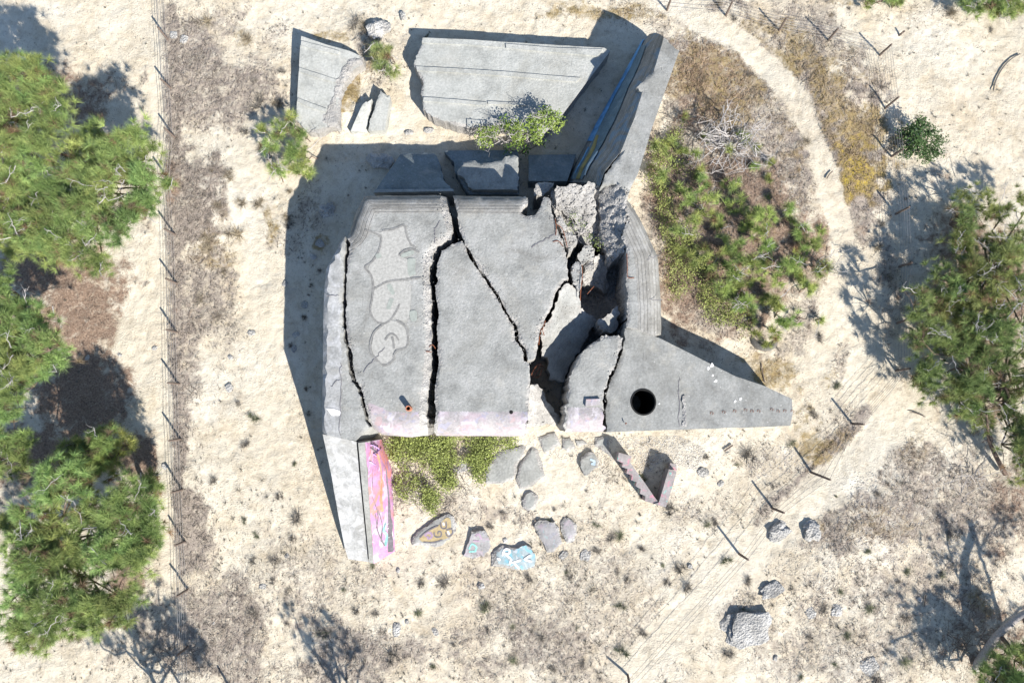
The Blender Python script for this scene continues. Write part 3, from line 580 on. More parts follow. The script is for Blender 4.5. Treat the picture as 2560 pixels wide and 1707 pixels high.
for i, (pl, pts) in enumerate([
        (3.7, c(T4, [(706, 520, 'b'), (742, 500, 'b'), (780, 570, 'b'), (792, 640, 'b'), (752, 647, 'b'), (712, 590, 'b')])),
        (3.45, c(T4, [(752, 662, 'b'), (850, 650, 'b'), (882, 690, 'b'), (890, 770, 'b'), (842, 832, 'b'), (802, 812, 'b'), (772, 740, 'b')])),
        ([(1445, 630, 3.2), (1480, 615, 3.0), (1455, 660, 3.1)], c(T4, [(898, 862, 'b'), (958, 780, 'b'), (1032, 770, 'b'), (1050, 868, 'b'), (955, 958, 'b'), (900, 905, 'b')])),
        (3.0, c(T4, [(955, 972, 'b'), (1050, 884, 'b'), (1044, 980, 'b'), (962, 1032, 'b')])),
        ([(1465, 690, 2.5), (1520, 650, 2.2), (1500, 740, 1.3)], c(T4, [(1056, 884, 'b'), (1140, 870, 'b'), (1165, 1000, 'b'), (1170, 1190, 'b'), (1140, 1235, 'b'), (1060, 1150, 'b'), (952, 1130, 'b'), (950, 1044, 'b'), (1046, 1000, 'b')])),
        (3.85, c(T4, [(852, 962, 'b'), (900, 930, 'b'), (940, 985, 'b'), (938, 1150, 'b'), (918, 1190, 'b'), (888, 1176, 'b'), (846, 1100, 'b')])),
        ([(1420, 720, 3.75), (1450, 760, 3.3), (1370, 830, 3.3), (1480, 810, 2.2), (1440, 900, 1.6)], c(TZ, [(545, 770, 'b'), (675, 850, 'b'), (700, 1060, 'b'), (900, 1200, 'b'), (800, 1320, 'b'), (720, 1500, 'b')]) + c(T6, [(820, 500, 'b'), (780, 640, 'b'), (640, 620, 'b'), (625, 420, 'b'), (565, 400, 'b'), (560, 210, 'b'), (600, 130, 'b')]) + c(TZ, [(335, 1200, 'b'), (405, 1000, 'b'), (455, 855, 'b')])),
        ([(1495, 800, 3.2), (1540, 770, 3.3), (1520, 825, 2.9)], c(TZ, [(895, 1205, 'b'), (1000, 1150, 'b'), (1130, 1032, 'b'), (1138, 1240, 'b'), (1090, 1325, 'b'), (965, 1335, 'b'), (920, 1290, 'b')])),
        (2.2, c(TZ, [(1150, 1295, 'b'), (1200, 1290, 'b'), (1192, 1370, 'b'), (1132, 1365, 'b')])),
        ([(1330, 965, 3.5), (1400, 1045, 0.6), (1320, 1060, 2.2)], c(T6, [(466, 665, 'b'), (530, 660, 'b'), (600, 750, 'b'), (620, 830, 'b'), (762, 985, 'b'), (738, 1015, 'b'), (422, 1060, 'b'), (445, 900, 'b')])),
        (0.55, c(T4, [(720, 560, 'b'), (1360, 760, 'b'), (1350, 1560, 'b'), (1100, 1900, 'b'), (700, 2000, 'b'), (640, 1500, 'b'), (800, 1000, 'b')])),
        (2.3, c(T4, [(505, 225, 'b'), (540, 200, 'b'), (680, 205, 'b'), (640, 265, 'b'), (585, 325, 'b'), (495, 330, 'b')]))]):
    slab('broken_chunk', pts, pl, -0.4, M['broken'] if i not in (2, 3, 5, 6, 7) else M['roof'], bunker, rough=(0.13 if i in (4, 9, 10) else 0.03), step=(0.11 if i in (4, 9) else 0.2), jag=0.09, R=0, side_mat=M['broken'], seed=20 + i, key='B%d' % i)

slab('broken_chunk', c(T4, [(655, 290, 'b'), (1100, 225, 'b'), (1250, 330, 'b'), (1330, 600, 'b'), (1330, 780, 'b'), (1150, 800, 'b'), (900, 760, 'b'), (800, 800, 'b'), (720, 640, 'b'), (670, 440, 'b')]), [(1390, 480, 3.0), (1540, 480, 3.0), (1460, 610, 2.2)], -0.4, M['broken'], bunker, rough=0.16, step=0.11, jag=0.1, R=0, seed=37)
# south west wing wall
WP = [(806, 1085, 3.85), (890, 1100, 3.85), (870, 1395, 0.45), (925, 1404, 0.45)]
slab('wing_wall', c(T7, [(98, 92, 's'), (180, 480), (240, 830), (300, 1130), (332, 1236), (516, 1264), (490, 1000), (438, 500), (406, 158)]), WP, -0.4, M['wingtop'], bunker, R=0, key='SW', seed=40)
WPL = [(a, b, z + 0.22) for a, b, z in WP]
slab('wing_ledge', c(T7, [(424, 172, 's'), (485, 165), (510, 520), (545, 1000), (566, 1278), (526, 1268), (500, 1000), (452, 500)]), WPL, -0.4, M['roof'], bunker, R=0, seed=41)
tz = lambda y: 4.05 - 3.45 * (y - 160) / 1115.0
loft('wing_face', [q + (tz(y),) for q, y in zip(c(T7, [(487, 165), (511, 520), (546, 1000), (567, 1278)]), (165, 520, 1000, 1278))], [q + (0.0,) for q in c(T7, [(655, 170), (735, 420), (752, 800), (762, 1165)])], M['pinkwall'], bunker, bulge=0.12)
wf = [P(*q) for q in [c(T7, [(487, 165)])[0] + (4.05,), c(T7, [(567, 1278)])[0] + (0.6,), c(T7, [(762, 1165)])[0] + (0.0,), c(T7, [(655, 170)])[0] + (0.0,)]]
def wing_pt(u, v):   # u along the wall, v down the face
    tY = 165 + (1278 - 165) * u
    a = P(*(c(T7, [(487 + 80 * u, tY)])[0] + (tz(tY),))); b = P(*(c(T7, [(655 + 107 * min(1, u * 1.05), 170 + 995 * u)])[0] + (0.0,)))
    q = a.lerp(b, v); up = Vector((0.5, 0, 0.9)); return q + up * (0.12 * 4 * v * (1 - v) * 0.95 + 0.03)
WS = [0]
def wall_strokes(name, sts, w, mat):
    WS[0] += 1
    for i, st in enumerate(sts):
        pts = [q + Vector((.5, 0, .9)) * (0.004 * WS[0] + .001 * i) for q in spline([wing_pt(*s_) for s_ in st], 6)]; v, f = ribbon_parts(pts, w); mesh_obj(name, v, f, mat, bunker)
wall_strokes('sprayed_line', [[(0.0, .3), (.1, .35), (.25, .2), (.4, .15)], [(0.02, .45), (.15, .45), (.3, .5), (.5, .6)], [(.02, .6), (.12, .5), (.2, .75), (.3, .9)], [(.05, .2), (.08, .5), (.04, .8)], [(.55, .3), (.7, .45), (.85, .35)], [(.6, .2), (.75, .25), (.9, .5)], [(.45, .1), (.6, .3), (.72, .2)]], 0.07, M['darkpaint'])
wall_strokes('sprayed_line', [[(.22, .72), (.4, .74), (.6, .75), (.8, .72), (.97, .7)]], 0.42, M['darkpaint'])
wall_strokes('sprayed_line', [[(.1, .45), (.2, .5), (.35, .5), (.5, .42), (.6, .45)]], 0.3, M['redpaint'])
wall_strokes('sprayed_line', [[(.5, .9), (.35, .92), (.25, .88)]], 0.2, M['redpaint'])
wall_strokes('sprayed_line', [[(.02, .25), (.06, .6), (.1, .3), (.14, .7)], [(.16, .1), (.2, .4), (.14, .6)], [(.22, .85), (.3, .95)]], 0.12, M['lilacpaint'])
wall_strokes('sprayed_line', [[(.7, .6), (.76, .5), (.82, .62), (.9, .5)]], 0.14, M['tealpaint'])
wall_strokes('sprayed_line', [[(.5, .72), (.53, .8), (.56, .72), (.52, .68)], [(.58, .72), (.61, .8), (.64, .72), (.6, .68)], [(.3, .75), (.34, .78), (.38, .74)]], 0.04, M['palebluepaint'])
wall_strokes('sprayed_line', [[(.72, .7), (.73, .82)], [(.76, .7), (.77, .84)], [(.8, .72), (.79, .82)], [(.84, .7), (.85, .84)], [(.88, .74), (.89, .84)], [(.75, .9), (.85, .92)]], 0.05, M['whitebright'])

# north east wall: flat crown and a boarded sloping face
NET = c(T2, [(1690, 345, 'b'), (1835, 455, 's'), (1570, 1200), (1460, 1567)]) + c(T4, [(1392, 240, 'b'), (1330, 330, 'b'), (1250, 215, 'b'), (1112, 240, 'b')]) + c(T2, [(1190, 1550, 'b'), (1290, 1400, 's'), (1420, 1080, 's'), (1490, 850, 'b'), (1440, 800, 'b'), (1520, 720, 'b'), (1600, 640, 's')])
NEP = [(1660, 94, 3.05), (1700, 124, 3.05), (1590, 440, 3.75)]
slab('wall', NET, NEP, -0.4, M['roof'], bunker, R=0, jag=0.07, key='NE', seed=45)
npf = SURF['NE']
def nz_(px, py): return on_plane(px, py, npf).z - 0.03
ra = c(T2, [(1688, 345), (1600, 640), (1485, 860), (1418, 1080), (1288, 1400), (1150, 1567)]); ra = [(a, b, nz_(a, b)) for a, b in ra] + [c(T4, [(1100, 235)])[0] + (3.2,)]
rb = c(T2, [(1560, 312), (1480, 380), (1300, 720), (1060, 1150), (850, 1550)]); rb = [(a, b, 0.35) for a, b in rb] + [c(T4, [(800, 205)])[0] + (0.35,)]
loft('wall_face', ra, rb, M['bluewall'], bunker, bulge=0.14, nu=60, nv=14, rough=0.02)
def face_pt(u, v, off=0.03):
    def rail(r, t):
        pts = [P(*q) for q in r]; L = [0]
        for i in range(len(pts) - 1): L.append(L[-1] + (pts[i + 1] - pts[i]).length)
        s_ = t * L[-1]
        for i in range(len(pts) - 1):
            if s_ <= L[i + 1] + 1e-6: return pts[i].lerp(pts[i + 1], (s_ - L[i]) / max(L[i + 1] - L[i], 1e-6))
        return pts[-1]
    a = rail(ra, u); b = rail(rb, u); dr = b - a; hz = Vector((dr.x, dr.y, 0)).normalized()
    return a.lerp(b, v) + (hz * 0.55 + Vector((0, 0, 0.85))) * (0.14 * 4 * v * (1 - v) * (1 - 0.35 * v) + 0.05)
FB = [0]
def face_band(name, st, mat):
    V = []; Fc = []; n = 40; FB[0] += 1
    for i in range(n + 1):
        u = st[0][0] + (st[-1][0] - st[0][0]) * i / n
        us = [q[0] for q in st]; v0 = float(np.interp(u, us, [q[1] for q in st])); v1 = float(np.interp(u, us, [q[2] for q in st]))
        j = 0.012 * mnoise.noise(Vector((u * 40, v0 * 7, 2.2))); V += [q_ + Vector((-.006, 0, .006)) * FB[0] for q_ in (face_pt(u, v0 + j), face_pt(u, (v0 + v1) / 2), face_pt(u, v1))]
    for i in range(n):
        for k in (0, 1): Fc.append((3 * i + k, 3 * i + 3 + k, 3 * i + 4 + k, 3 * i + 1 + k))
    o = mesh_obj(name, V, Fc, mat, bunker, 60); return o
M['bluewash'] = concrete('blue_washed_concrete', base=(0.15, 0.22, 0.27), light=(0.22, 0.30, 0.36), stain=(0.12, 0.15, 0.17), boards=0.7)
face_band('painted_band', [(.1, .62, .84), (.3, .52, .83), (.6, .46, .82), (.8, .5, .8), (.985, .5, .9)], M['bluewash'])
face_band('sprayed_band', [(.06, .86, .96), (.25, .83, .985), (.45, .85, .985), (.62, .82, .985), (.74, .80, .98)], M['bluepaint'])
face_band('sprayed_band', [(.70, .70, .78), (.8, .60, .72), (.9, .58, .70), (.985, .60, .72)], M['ochrepaint'])
face_band('sprayed_band', [(.78, .80, .84), (.86, .76, .81), (.95, .78, .82)], M['bluepaint'])
face_band('sprayed_band', [(.8, .47, .5), (.88, .44, .52), (.96, .45, .48)], M['palebluepaint'])

# shaded fragments of the north wall
slab('wall_fragment', c(T1, [(1325, 1412, 'b'), (1640, 1412, 'b')]) + c(T3, [(1695, 60, 'b'), (1720, 180, 'b'), (1805, 268, 'b'), (1095, 278, 's'), (1280, 15, 's')]), [(1000, 386, 0.75), (1090, 386, 0.75), (1000, 474, 1.7)], -0.4, M['shadewall'], bunker, R=0, rough=0.02, seed=50)
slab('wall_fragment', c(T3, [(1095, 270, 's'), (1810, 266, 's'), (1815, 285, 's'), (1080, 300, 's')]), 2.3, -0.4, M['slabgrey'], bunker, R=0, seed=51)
slab('wall_fragment', c(TN, [(470, 190, 's'), (1440, 186, 'b'), (1446, 760, 's'), (800, 760, 'b'), (625, 480, 'b'), (600, 350, 'b')]), [(1110, 376, 0.6), (1290, 376, 0.6), (1200, 480, 1.4)], -0.4, M['shadewall'], bunker, R=0, rough=0.02, seed=52)
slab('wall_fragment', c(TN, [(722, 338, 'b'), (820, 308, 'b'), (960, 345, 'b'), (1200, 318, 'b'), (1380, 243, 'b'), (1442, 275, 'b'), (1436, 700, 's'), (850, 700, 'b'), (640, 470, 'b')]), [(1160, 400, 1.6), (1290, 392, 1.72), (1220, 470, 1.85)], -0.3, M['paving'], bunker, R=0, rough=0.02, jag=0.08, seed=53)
slab('wall_fragment', c(TN, [(1575, 250, 's'), (2200, 240, 's'), (2080, 590, 's'), (1575, 590, 's')]), [(1320, 388, 0.5), (1440, 388, 0.5), (1380, 450, 1.0)], -0.4, M['shadewall'], bunker, R=0, rough=0.015, seed=54)
# fittings on the roof
pc = P(1024, 1021, ZR)
mb = MB(); r0, r1, zt = 0.125, 0.085, 0.42
prof = [(r0, -0.3), (r0, zt), (r1, zt), (r1, -0.3)]
for rr, zz in prof:
    for k in range(16): mb.v.append(pc + Vector((rr * math.cos(k * math.pi / 8), rr * math.sin(k * math.pi / 8), zz)))
for i in range(3):
    for k in range(16): mb.f.append((i * 16 + k, i * 16 + (k + 1) % 16, (i + 1) * 16 + (k + 1) % 16, (i + 1) * 16 + k))
vent = mb.build('vent_pipe', M['terracotta'], bunker, 40); tag(vent, 'terracotta vent pipe standing on the roof')
def disc(name, px, py, r, key, mat, parent, off=0.01):
    q = on_plane(px, py, SURF[key], 2.0, off); v = [q] + [q + Vector((r * math.cos(k * math.pi / 8), r * math.sin(k * math.pi / 8), 0)) for k in range(16)]
    return mesh_obj(name, v, [(0, 1 + k, 1 + (k + 1) % 16) for k in range(16)], mat, parent)
q = P(1024, 1021, ZR + 0.05); mesh_obj('vent_bottom', [q] + [q + Vector((.086 * math.cos(k * math.pi / 8), .086 * math.sin(k * math.pi / 8), 0)) for k in range(16)], [(0, 1 + k, 1 + (k + 1) % 16) for k in range(16)], M['black'], vent)
disc('drain_hole', 1278, 1030, 0.085, 'R2', M['black'], bunker)  # flat disc, the dark of the hole painted on the roof
# ring of the shaft
mb = MB(); pf4 = SURF['R4']
for rr, zz in ((HR + 0.045, 0.008), (HR + 0.035, 0.03), (HR - 0.02, 0.03), (HR - 0.03, -3.6)):
    for k in range(32):
        a = k * math.pi / 16; x, y = HC.x + rr * math.cos(a), HC.y + rr * math.sin(a); mb.v.append(Vector((x, y, float(pf4(x, y)) + zz)))
for i in range(3):
    for k in range(32): mb.f.append((i * 32 + k, i * 32 + (k + 1) % 32, (i + 1) * 32 + (k + 1) % 32, (i + 1) * 32 + k))
mb.build('shaft_lining', [M['black']], bunker, 40)
# joint across the wing: a low upstand
slab('joint_step', c(T6, [(1862, 770, 'b'), (1884, 760, 's'), (1897, 1052, 's'), (1850, 1050, 'b')]), [(a, b, z + 0.10) for a, b, z in PW], 0.5, M['broken'], bunker, R=0, rough=0.02, step=0.1, seed=60)
# step and notch at the sprayed front
slab('notch_block', c(T6, [(975, 800, 's'), (1105, 795, 's'), (1100, 850, 's'), (968, 862, 's')]), ZR + 0.13, 3.5, M['pink'], bunker, R=0, seed=61)
# reinforcing bars
def bars(name, lst, r=0.018):
    out = []
    for st in lst:
        m_ = MB().tube(spline([P(*q) for q in st], 4), r, 5); out.append(m_.build('reinforcing_bar', M['rust'], bunker))
    return out
def bz(T, pts): return [c(T, [p[:2]])[0] + (p[2],) for p in pts]
bars('b', [bz(T4, [(935, 960, 3.9), (940, 1060, 3.95), (925, 1190, 3.9), (920, 1290, 3.6)]), bz(T4, [(1347, 860, 3.9), (1352, 980, 3.95), (1356, 1075, 4.0), (1415, 1080, 3.9)]), bz(T4, [(985, 1230, 3.3), (1010, 1200, 3.5), (1045, 1160, 3.4)]), bz(T4, [(690, 540, 4.0), (700, 620, 4.05), (695, 690, 4.0)]), bz(T4, [(700, 590, 4.0), (760, 640, 4.0), (800, 800, 4.0)]),
           bz(T4, [(670, 750, 4.0), (720, 745, 4.02), (760, 790, 4.0)]), bz(T5, [(1590, 320, 3.9), (1620, 300, 3.9), (1648, 335, 3.8)]), bz(T5, [(1560, 360, 4.0), (1612, 365, 3.9)]), bz(T6, [(560, 150, 3.8), (545, 240, 3.85), (540, 300, 3.6)]), bz(T6, [(600, 80, 3.9), (575, 160, 3.8), (590, 215, 3.7)]),
           bz(T6, [(470, 580, 2.2), (500, 520, 2.4), (540, 480, 2.3), (580, 500, 2.2)]), bz(T6, [(480, 600, 2.0), (530, 540, 2.3), (560, 470, 2.3)]), bz(T6, [(500, 600, 2.2), (545, 590, 2.4), (570, 520, 2.2)]), bz(T6, [(1330, 1020, 3.75), (1345, 1015, 3.85), (1338, 1030, 3.7)])])
def hooks():
    pf = make_plane(PW)
    for (x, y) in [(380, 460), (440, 470), (500, 470), (620, 455), (680, 470), (740, 468), (810, 470), (180, 480), (70, 490), (280, 470)]:
        sx, sy = c(T9, [(x, y)])[0]; q = on_plane(sx, sy, pf); MB().tube([q + Vector((-.09, -.08, -.02)), q + Vector((-.04, .07, .05)), q + Vector((.07, .04, .05)), q + Vector((.04, -.05, .01))], 0.012, 5).build('reinforcing_bar', M['rust'], bunker)
hooks()
# graffiti on the west slab
patch('sprayed_lettering', c(T3, [(1010, 640), (1130, 662), (1180, 650), (1360, 610), (1385, 700), (1410, 790), (1340, 820), (1310, 870), (1400, 920), (1390, 1000), (1410, 1080), (1250, 1110), (1100, 1160), (1070, 1060), (1030, 990), (1080, 920), (1130, 820), (1150, 700)]), 'R1', M['white'], bunker, 0.016)
patch('sprayed_lettering', c(T3, [(1090, 1180), (1200, 1130), (1390, 1110), (1420, 1220), (1400, 1450), (1330, 1470), (1260, 1460), (1200, 1500), (1110, 1490), (1060, 1400), (1060, 1290)]), 'R1', M['white'], bunker, 0.016)
patch('sprayed_lettering', c(T5, [(1060, 300), (1090, 190), (1160, 110), (1260, 80), (1360, 140), (1390, 220), (1380, 320), (1260, 350), (1250, 450), (1150, 470), (1080, 380)]), 'R1', M['white'], bunker, 0.016)
stroke('sprayed_outline', [c(T3, q) for q in [
    [(1000, 640), (1130, 690), (1150, 740), (1120, 850), (1060, 940), (1000, 985), (1050, 1050), (1075, 1130), (1070, 1250), (1050, 1380), (1090, 1470), (1170, 1500), (1230, 1470), (1280, 1400), (1320, 1320)],
    [(1160, 650), (1280, 630), (1360, 600), (1380, 680), (1420, 770), (1470, 810)], [(1310, 880), (1370, 830), (1440, 820), (1500, 850)], [(1090, 1180), (1200, 1120), (1330, 1100), (1520, 1080)]]] +
    [c(T5, q) for q in [[(1290, 75), (1370, 130), (1395, 230), (1380, 320), (1300, 350), (1265, 400), (1260, 440), (1180, 490), (1110, 440), (1060, 380), (1050, 290), (1090, 180), (1180, 105)], [(1185, 262), (1215, 215), (1250, 200), (1290, 225), (1312, 262)], [(1250, 225), (1262, 280), (1268, 335)]]], 0.09, 'R1', M['greyline'], bunker, 0.022)
stroke('sprayed_fill', [c(T3, q) for q in [[(1330, 880), (1400, 860), (1450, 840)], [(1215, 1140), (1240, 1190), (1265, 1235)], [(1250, 1270), (1225, 1330), (1215, 1370)], [(1100, 890), (1150, 870)]]], 0.2, 'R1', M['greenline'], bunker, 0.021)
stroke('sprayed_fill', [c(T3, q) for q in [[(1430, 900), (1425, 1000), (1440, 1060)], [(1440, 1380), (1450, 1480)]]], 0.32, 'R1', M['greenline'], bunker, 0.021)
# sprayed scrawl on the front, whitewash splashes
patch('sprayed_patch', c(T5, [(640, 880), (760, 900), (765, 950), (690, 940)]), 'R0', M['whitebright'], bunker, 0.02, 0.06)
for px, py, r in [(1779, 914, .13), (1772, 921, .1), (1790, 952, .12), (1783, 940, .07), (1852, 997, .13), (1836, 1003, .08), (1648, 1009, .06), (1712, 1000, .05)]:
    pts = [(px + r * 36 * (1 + .6 * random.uniform(-1, 1)) * math.cos(t), py + r * 36 * (1 + .6 * random.uniform(-1, 1)) * math.sin(t)) for t in np.linspace(0, 6.28, 9)[:-1]]
    patch('lime_splash', pts, make_plane(PW), M['whitebright'], bunker, 0.015, 0.05)
# hairline cracks as dark filler lines
stroke('hairline_crack', [c(T4, [(470, 805), (540, 765), (600, 725), (690, 690)])], 0.045, 'R2b', M['darkpaint'], bunker, 0.02)
stroke('hairline_crack', [c(T3, [(1640, 700), (1650, 620), (1700, 555)]), c(T3, [(1640, 700), (1650, 770)])], 0.035, 'R1', M['darkpaint'], bunker, 0.02)
stroke('hairline_crack', [c(T5, [(780, 470), (775, 700), (768, 1130)]), c(T5, [(690, 690), (770, 610)]), c(T3, [(640, 1260), (760, 1240)])], 0.03, 'R0', M['darkpaint'], bunker, 0.02)
stroke('hairline_crack', [c(T5, [(985, 560), (1080, 440), (1180, 330)])], 0.03, 'R1', M['darkpaint'], bunker, 0.03)
stroke('hairline_crack', [c(T6, [(1835, 600), (1825, 750), (1828, 1050)])], 0.03, make_plane(PW), M['darkpaint'], bunker, 0.02)
stroke('hairline_crack', [c(T4, [(1480, 925), (1560, 900), (1640, 880)]), c(T4, [(1545, 1275), (1670, 1275)])], 0.03, lambda x, y: SURF['R5'](x, y) - 0.12, M['darkpaint'], bunker, 0.02)
stroke('hairline_crack', [c(T2, [(1350, 1340), (1430, 1390), (1480, 1400)]), c(T2, [(1640, 590), (1680, 650), (1740, 710)])], 0.025, 'NE', M['white'], bunker, 0.02)

# ------------------------------------------------------------------ fallen slabs to the north
def ridge_slab(name, label, pts, plane, ridges, mat, side, seed, cat='slab'):
    e = empty(name, P(pts[0][0], pts[0][1], 0)); tag(e, label, cat)
    slab('block', pts, plane, -0.3, mat, e, R=0, side_mat=side, seed=seed, key=name + str(seed), rough=0.012)
    pl2 = [(a, b, z + 0.07) for a, b, z in plane] if not isinstance(plane, (int, float)) else plane + 0.07
    for r in ridges: slab('ridge', r, pl2, 0.3, mat, e, R=0, jag=0.02, side_rough=0.005, seed=seed + 1)
    return e
ns = ridge_slab('fallen_slab', 'long fallen concrete slab with raised ribs north of the bunker', c(T1, [(1530, 342, 's')]) + c(T2, [(1142, 442, 's'), (1195, 472, 's'), (780, 1020, 's'), (560, 1250, 'b'), (200, 1160, 'b')]) + c(T1, [(2130, 1165, 'b'), (2000, 1172, 'b'), (1840, 1150, 'b'), (1620, 1072, 'b'), (1530, 1000, 'b'), (1512, 850, 'b'), (1530, 750, 'b'), (1480, 650, 'b'), (1450, 600, 'b'), (1500, 450, 'b')]), 1.0,
    [c(T1, [(1530, 348), (1960, 364), (2262, 386), (2258, 436), (1940, 412), (1522, 392)]), c(T2, [(235, 402), (700, 440), (1130, 452), (1080, 515), (620, 478), (240, 442)]),
     c(T1, [(1470, 610), (1900, 632), (2350, 662), (2350, 702), (1900, 672), (1478, 648)]), c(T2, [(290, 662), (600, 690), (925, 715), (885, 752), (600, 730), (290, 703)]),
     c(T1, [(1540, 892), (1820, 912), (2120, 940), (2115, 970), (1820, 948), (1532, 928)]), c(T2, [(70, 930), (240, 938), (420, 945), (420, 970), (240, 962), (75, 958)]), c(T1, [(1935, 1092), (2130, 1112), (2128, 1140), (1990, 1136), (1980, 1165), (1940, 1160)])], M['slabgrey'], M['broken'], 70)
N2P = [(753, 90, 0.95), (900, 145, 0.8), (760, 325, 0.7), (848, 315, 0.55)]
n2 = ridge_slab('tilted_slab', 'broken concrete slab with raised ribs and faint blue spray, farthest north west', c(T1, [(415, 332, 's'), (640, 410), (860, 470, 's'), (965, 515, 'b'), (982, 575, 'b'), (880, 660, 'b'), (805, 750, 'b'), (772, 900, 'b'), (766, 1170, 'b'), (690, 1165, 'b'), (600, 1210, 'b'), (470, 1212, 's'), (368, 1100, 's'), (378, 900), (396, 600), (405, 420)]), N2P,
    [c(T1, [(415, 375), (620, 428), (768, 470), (752, 500), (600, 468), (410, 420)]), c(T1, [(398, 620), (500, 655), (735, 730), (725, 760), (500, 692), (394, 658)]), c(T1, [(382, 900), (500, 945), (650, 1000), (640, 1030), (490, 985), (378, 930)])], M['slabgrey'], M['broken'], 74)
pf2 = make_plane(N2P)
slab('broken_edge', c(T1, [(845, 520, 'b'), (960, 530, 'b'), (975, 572, 'b'), (870, 655, 'b'), (798, 745, 'b'), (764, 900, 'b'), (758, 1160, 'b'), (640, 1160, 'b'), (600, 1110, 'b'), (690, 860, 'b'), (760, 700, 'b')]), [(a, b, z + 0.04) for a, b, z in N2P], 0.2, M['broken'], n2, R=0, rough=0.05, step=0.12, seed=76)
e = slab('cracked_slab', c(T1, [(980, 950, 'b'), (1062, 905, 'b'), (1050, 1000, 'b'), (1015, 1170, 'b'), (1010, 1212, 's'), (868, 1205, 's')]), [(905, 262, 0.75), (930, 250, 0.7), (880, 326, 0.45)], -0.3, M['slabgrey'], None, R=0, seed=77); tag(e, 'small grey slab left of a jagged crack, between ochre mound and sand', 'slab')
e = slab('cracked_slab', c(T1, [(1140, 822, 'b'), (1232, 892, 's'), (1182, 1195, 's'), (1030, 1205, 'b'), (1040, 1120, 'b'), (1090, 980, 'b'), (1118, 880, 'b')]), [(950, 225, 0.75), (975, 242, 0.7), (935, 326, 0.5)], -0.3, M['slabgrey'], None, R=0, seed=78); tag(e, 'small grey slab right of a jagged crack, beside the sand gap', 'slab')

# ------------------------------------------------------------------ rubble slabs to the south
def rubble(name, label, T, pts, z, mat, seed, cat='slab', tilt=None, group=None, jag=0.05):
    p0 = c(T, [pts[0]])[0]; e = empty(name, P(p0[0], p0[1], 0)); tag(e, label, cat, group)
    slab('block', c(T, [q[:2] + ('b',) for q in pts]), tilt or z, -0.15, mat, e, R=0, jag=jag, side_mat=M['broken'], rough=0.012, step=0.2, seed=seed, key=name + str(seed)); return e, name + str(seed)
e, k = rubble('painted_slab', 'flat broken slab with a sprayed yellow cartoonish face', T7, [(915, 1110), (920, 1050), (960, 990), (1100, 905), (1260, 822), (1300, 850), (1330, 920), (1300, 1000), (1200, 1112), (1100, 1122)], 0.15, M['paving'], 80)
patch('sprayed_face', c(T7, [(985, 1050), (1060, 980), (1160, 930), (1230, 860), (1275, 880), (1280, 960), (1290, 1020), (1200, 1060), (1100, 1085), (1010, 1080)]), k, M['yellowpaint'], e, 0.012)
stroke('sprayed_line', [c(T7, q) for q in [[(1180, 900), (1190, 950), (1230, 950), (1230, 890)], [(1225, 990), (1250, 1030), (1290, 1000), (1280, 960), (1230, 970)], [(1120, 990), (1130, 1030), (1180, 1030), (1185, 990), (1160, 985), (1155, 1010)], [(990, 1040), (1060, 980), (1160, 930)], [(1020, 1080), (1110, 1085), (1200, 1060)]]], 0.07, k, M['darkpaint'], e, 0.018)
stroke('sprayed_line', [c(T7, [(1040, 1030), (1050, 1000), (1090, 1000), (1100, 1030), (1070, 1050), (1060, 1025)])], 0.12, k, M['purplepaint'], e, 0.018)
stroke('sprayed_line', [c(T7, q) for q in [[(1205, 900), (1210, 930)], [(1245, 980), (1262, 1015)]]], 0.09, k, M['whitebright'], e, 0.02)
e, k = rubble('painted_slab', 'upright leaning slab with faint pink and teal spray beside the sprayed-face slab', T7, [(1382, 1212), (1440, 1080), (1462, 982), (1592, 976), (1622, 1050), (1640, 1120), (1602, 1220), (1500, 1240)], 0.4, M['spraygrey'], 82, tilt=[(1170, 1330, .27), (1220, 1330, .2), (1190, 1395, .06)])
stroke('sprayed_line', [c(T7, q) for q in [[(1440, 1150), (1470, 1100), (1510, 1130), (1490, 1170)], [(1440, 1170), (1510, 1165)]]], 0.09, k, M['tealpaint'], e, 0.018)
stroke('sprayed_line', [c(T7, q) for q in [[(1500, 1030), (1530, 1010), (1560, 1060)], [(1480, 1070), (1540, 1075)]]], 0.08, k, M['purplepaint'], e, 0.018)
e, k = rubble('painted_slab', 'bright cyan sprayed slab with white letters R and K', T7, [(1642, 1310), (1662, 1162), (1740, 1112), (1800, 1122), (1880, 1142), (1960, 1112), (2022, 1142), (2052, 1232), (2046, 1312), (1990, 1330), (1880, 1338), (1750, 1318)], 0.17, M['cyan'], 84)
stroke('sprayed_letter', [c(T7, q) for q in [[(1748, 1210), (1758, 1175), (1768, 1148)], [(1768, 1148), (1806, 1150), (1815, 1172), (1800, 1188), (1760, 1184)], [(1775, 1188), (1800, 1212), (1825, 1235)], [(1830, 1230), (1820, 1265), (1815, 1290)], [(1920, 1245), (1870, 1262), (1825, 1272)], [(1850, 1270), (1880, 1300), (1900, 1325)], [(2010, 1200), (1970, 1225), (1945, 1245)], [(1950, 1240), (1980, 1250), (2020, 1262)], [(1700, 1225), (1730, 1250)]]], 0.11, k, M['whitebright'], e, 0.018, 3)
e, k = rubble('painted_slab', 'wedge shaped grey slab with faint pink lines right of the cyan slab', T7, [(2042, 950), (2062, 902), (2140, 882), (2232, 892), (2272, 990), (2300, 1090), (2240, 1150), (2160, 1182), (2100, 1060)], 0.17, M['spraygrey'], 86)
e, k = rubble('painted_slab', 'small rounded pinkish grey slab beside the wedge shaped slab', T10, [(738, 95), (790, 52), (850, 76), (890, 112), (895, 200), (872, 262), (800, 282), (742, 172)], 0.12, M['spraygrey'], 87)
e, k = rubble('broken_slab', 'small plain slab lying below the cracked paving', T7, [(1926, 702), (1960, 652), (2012, 622), (2070, 662), (2060, 760), (1990, 816), (1932, 760)], 0.13, M['paving'], 88)
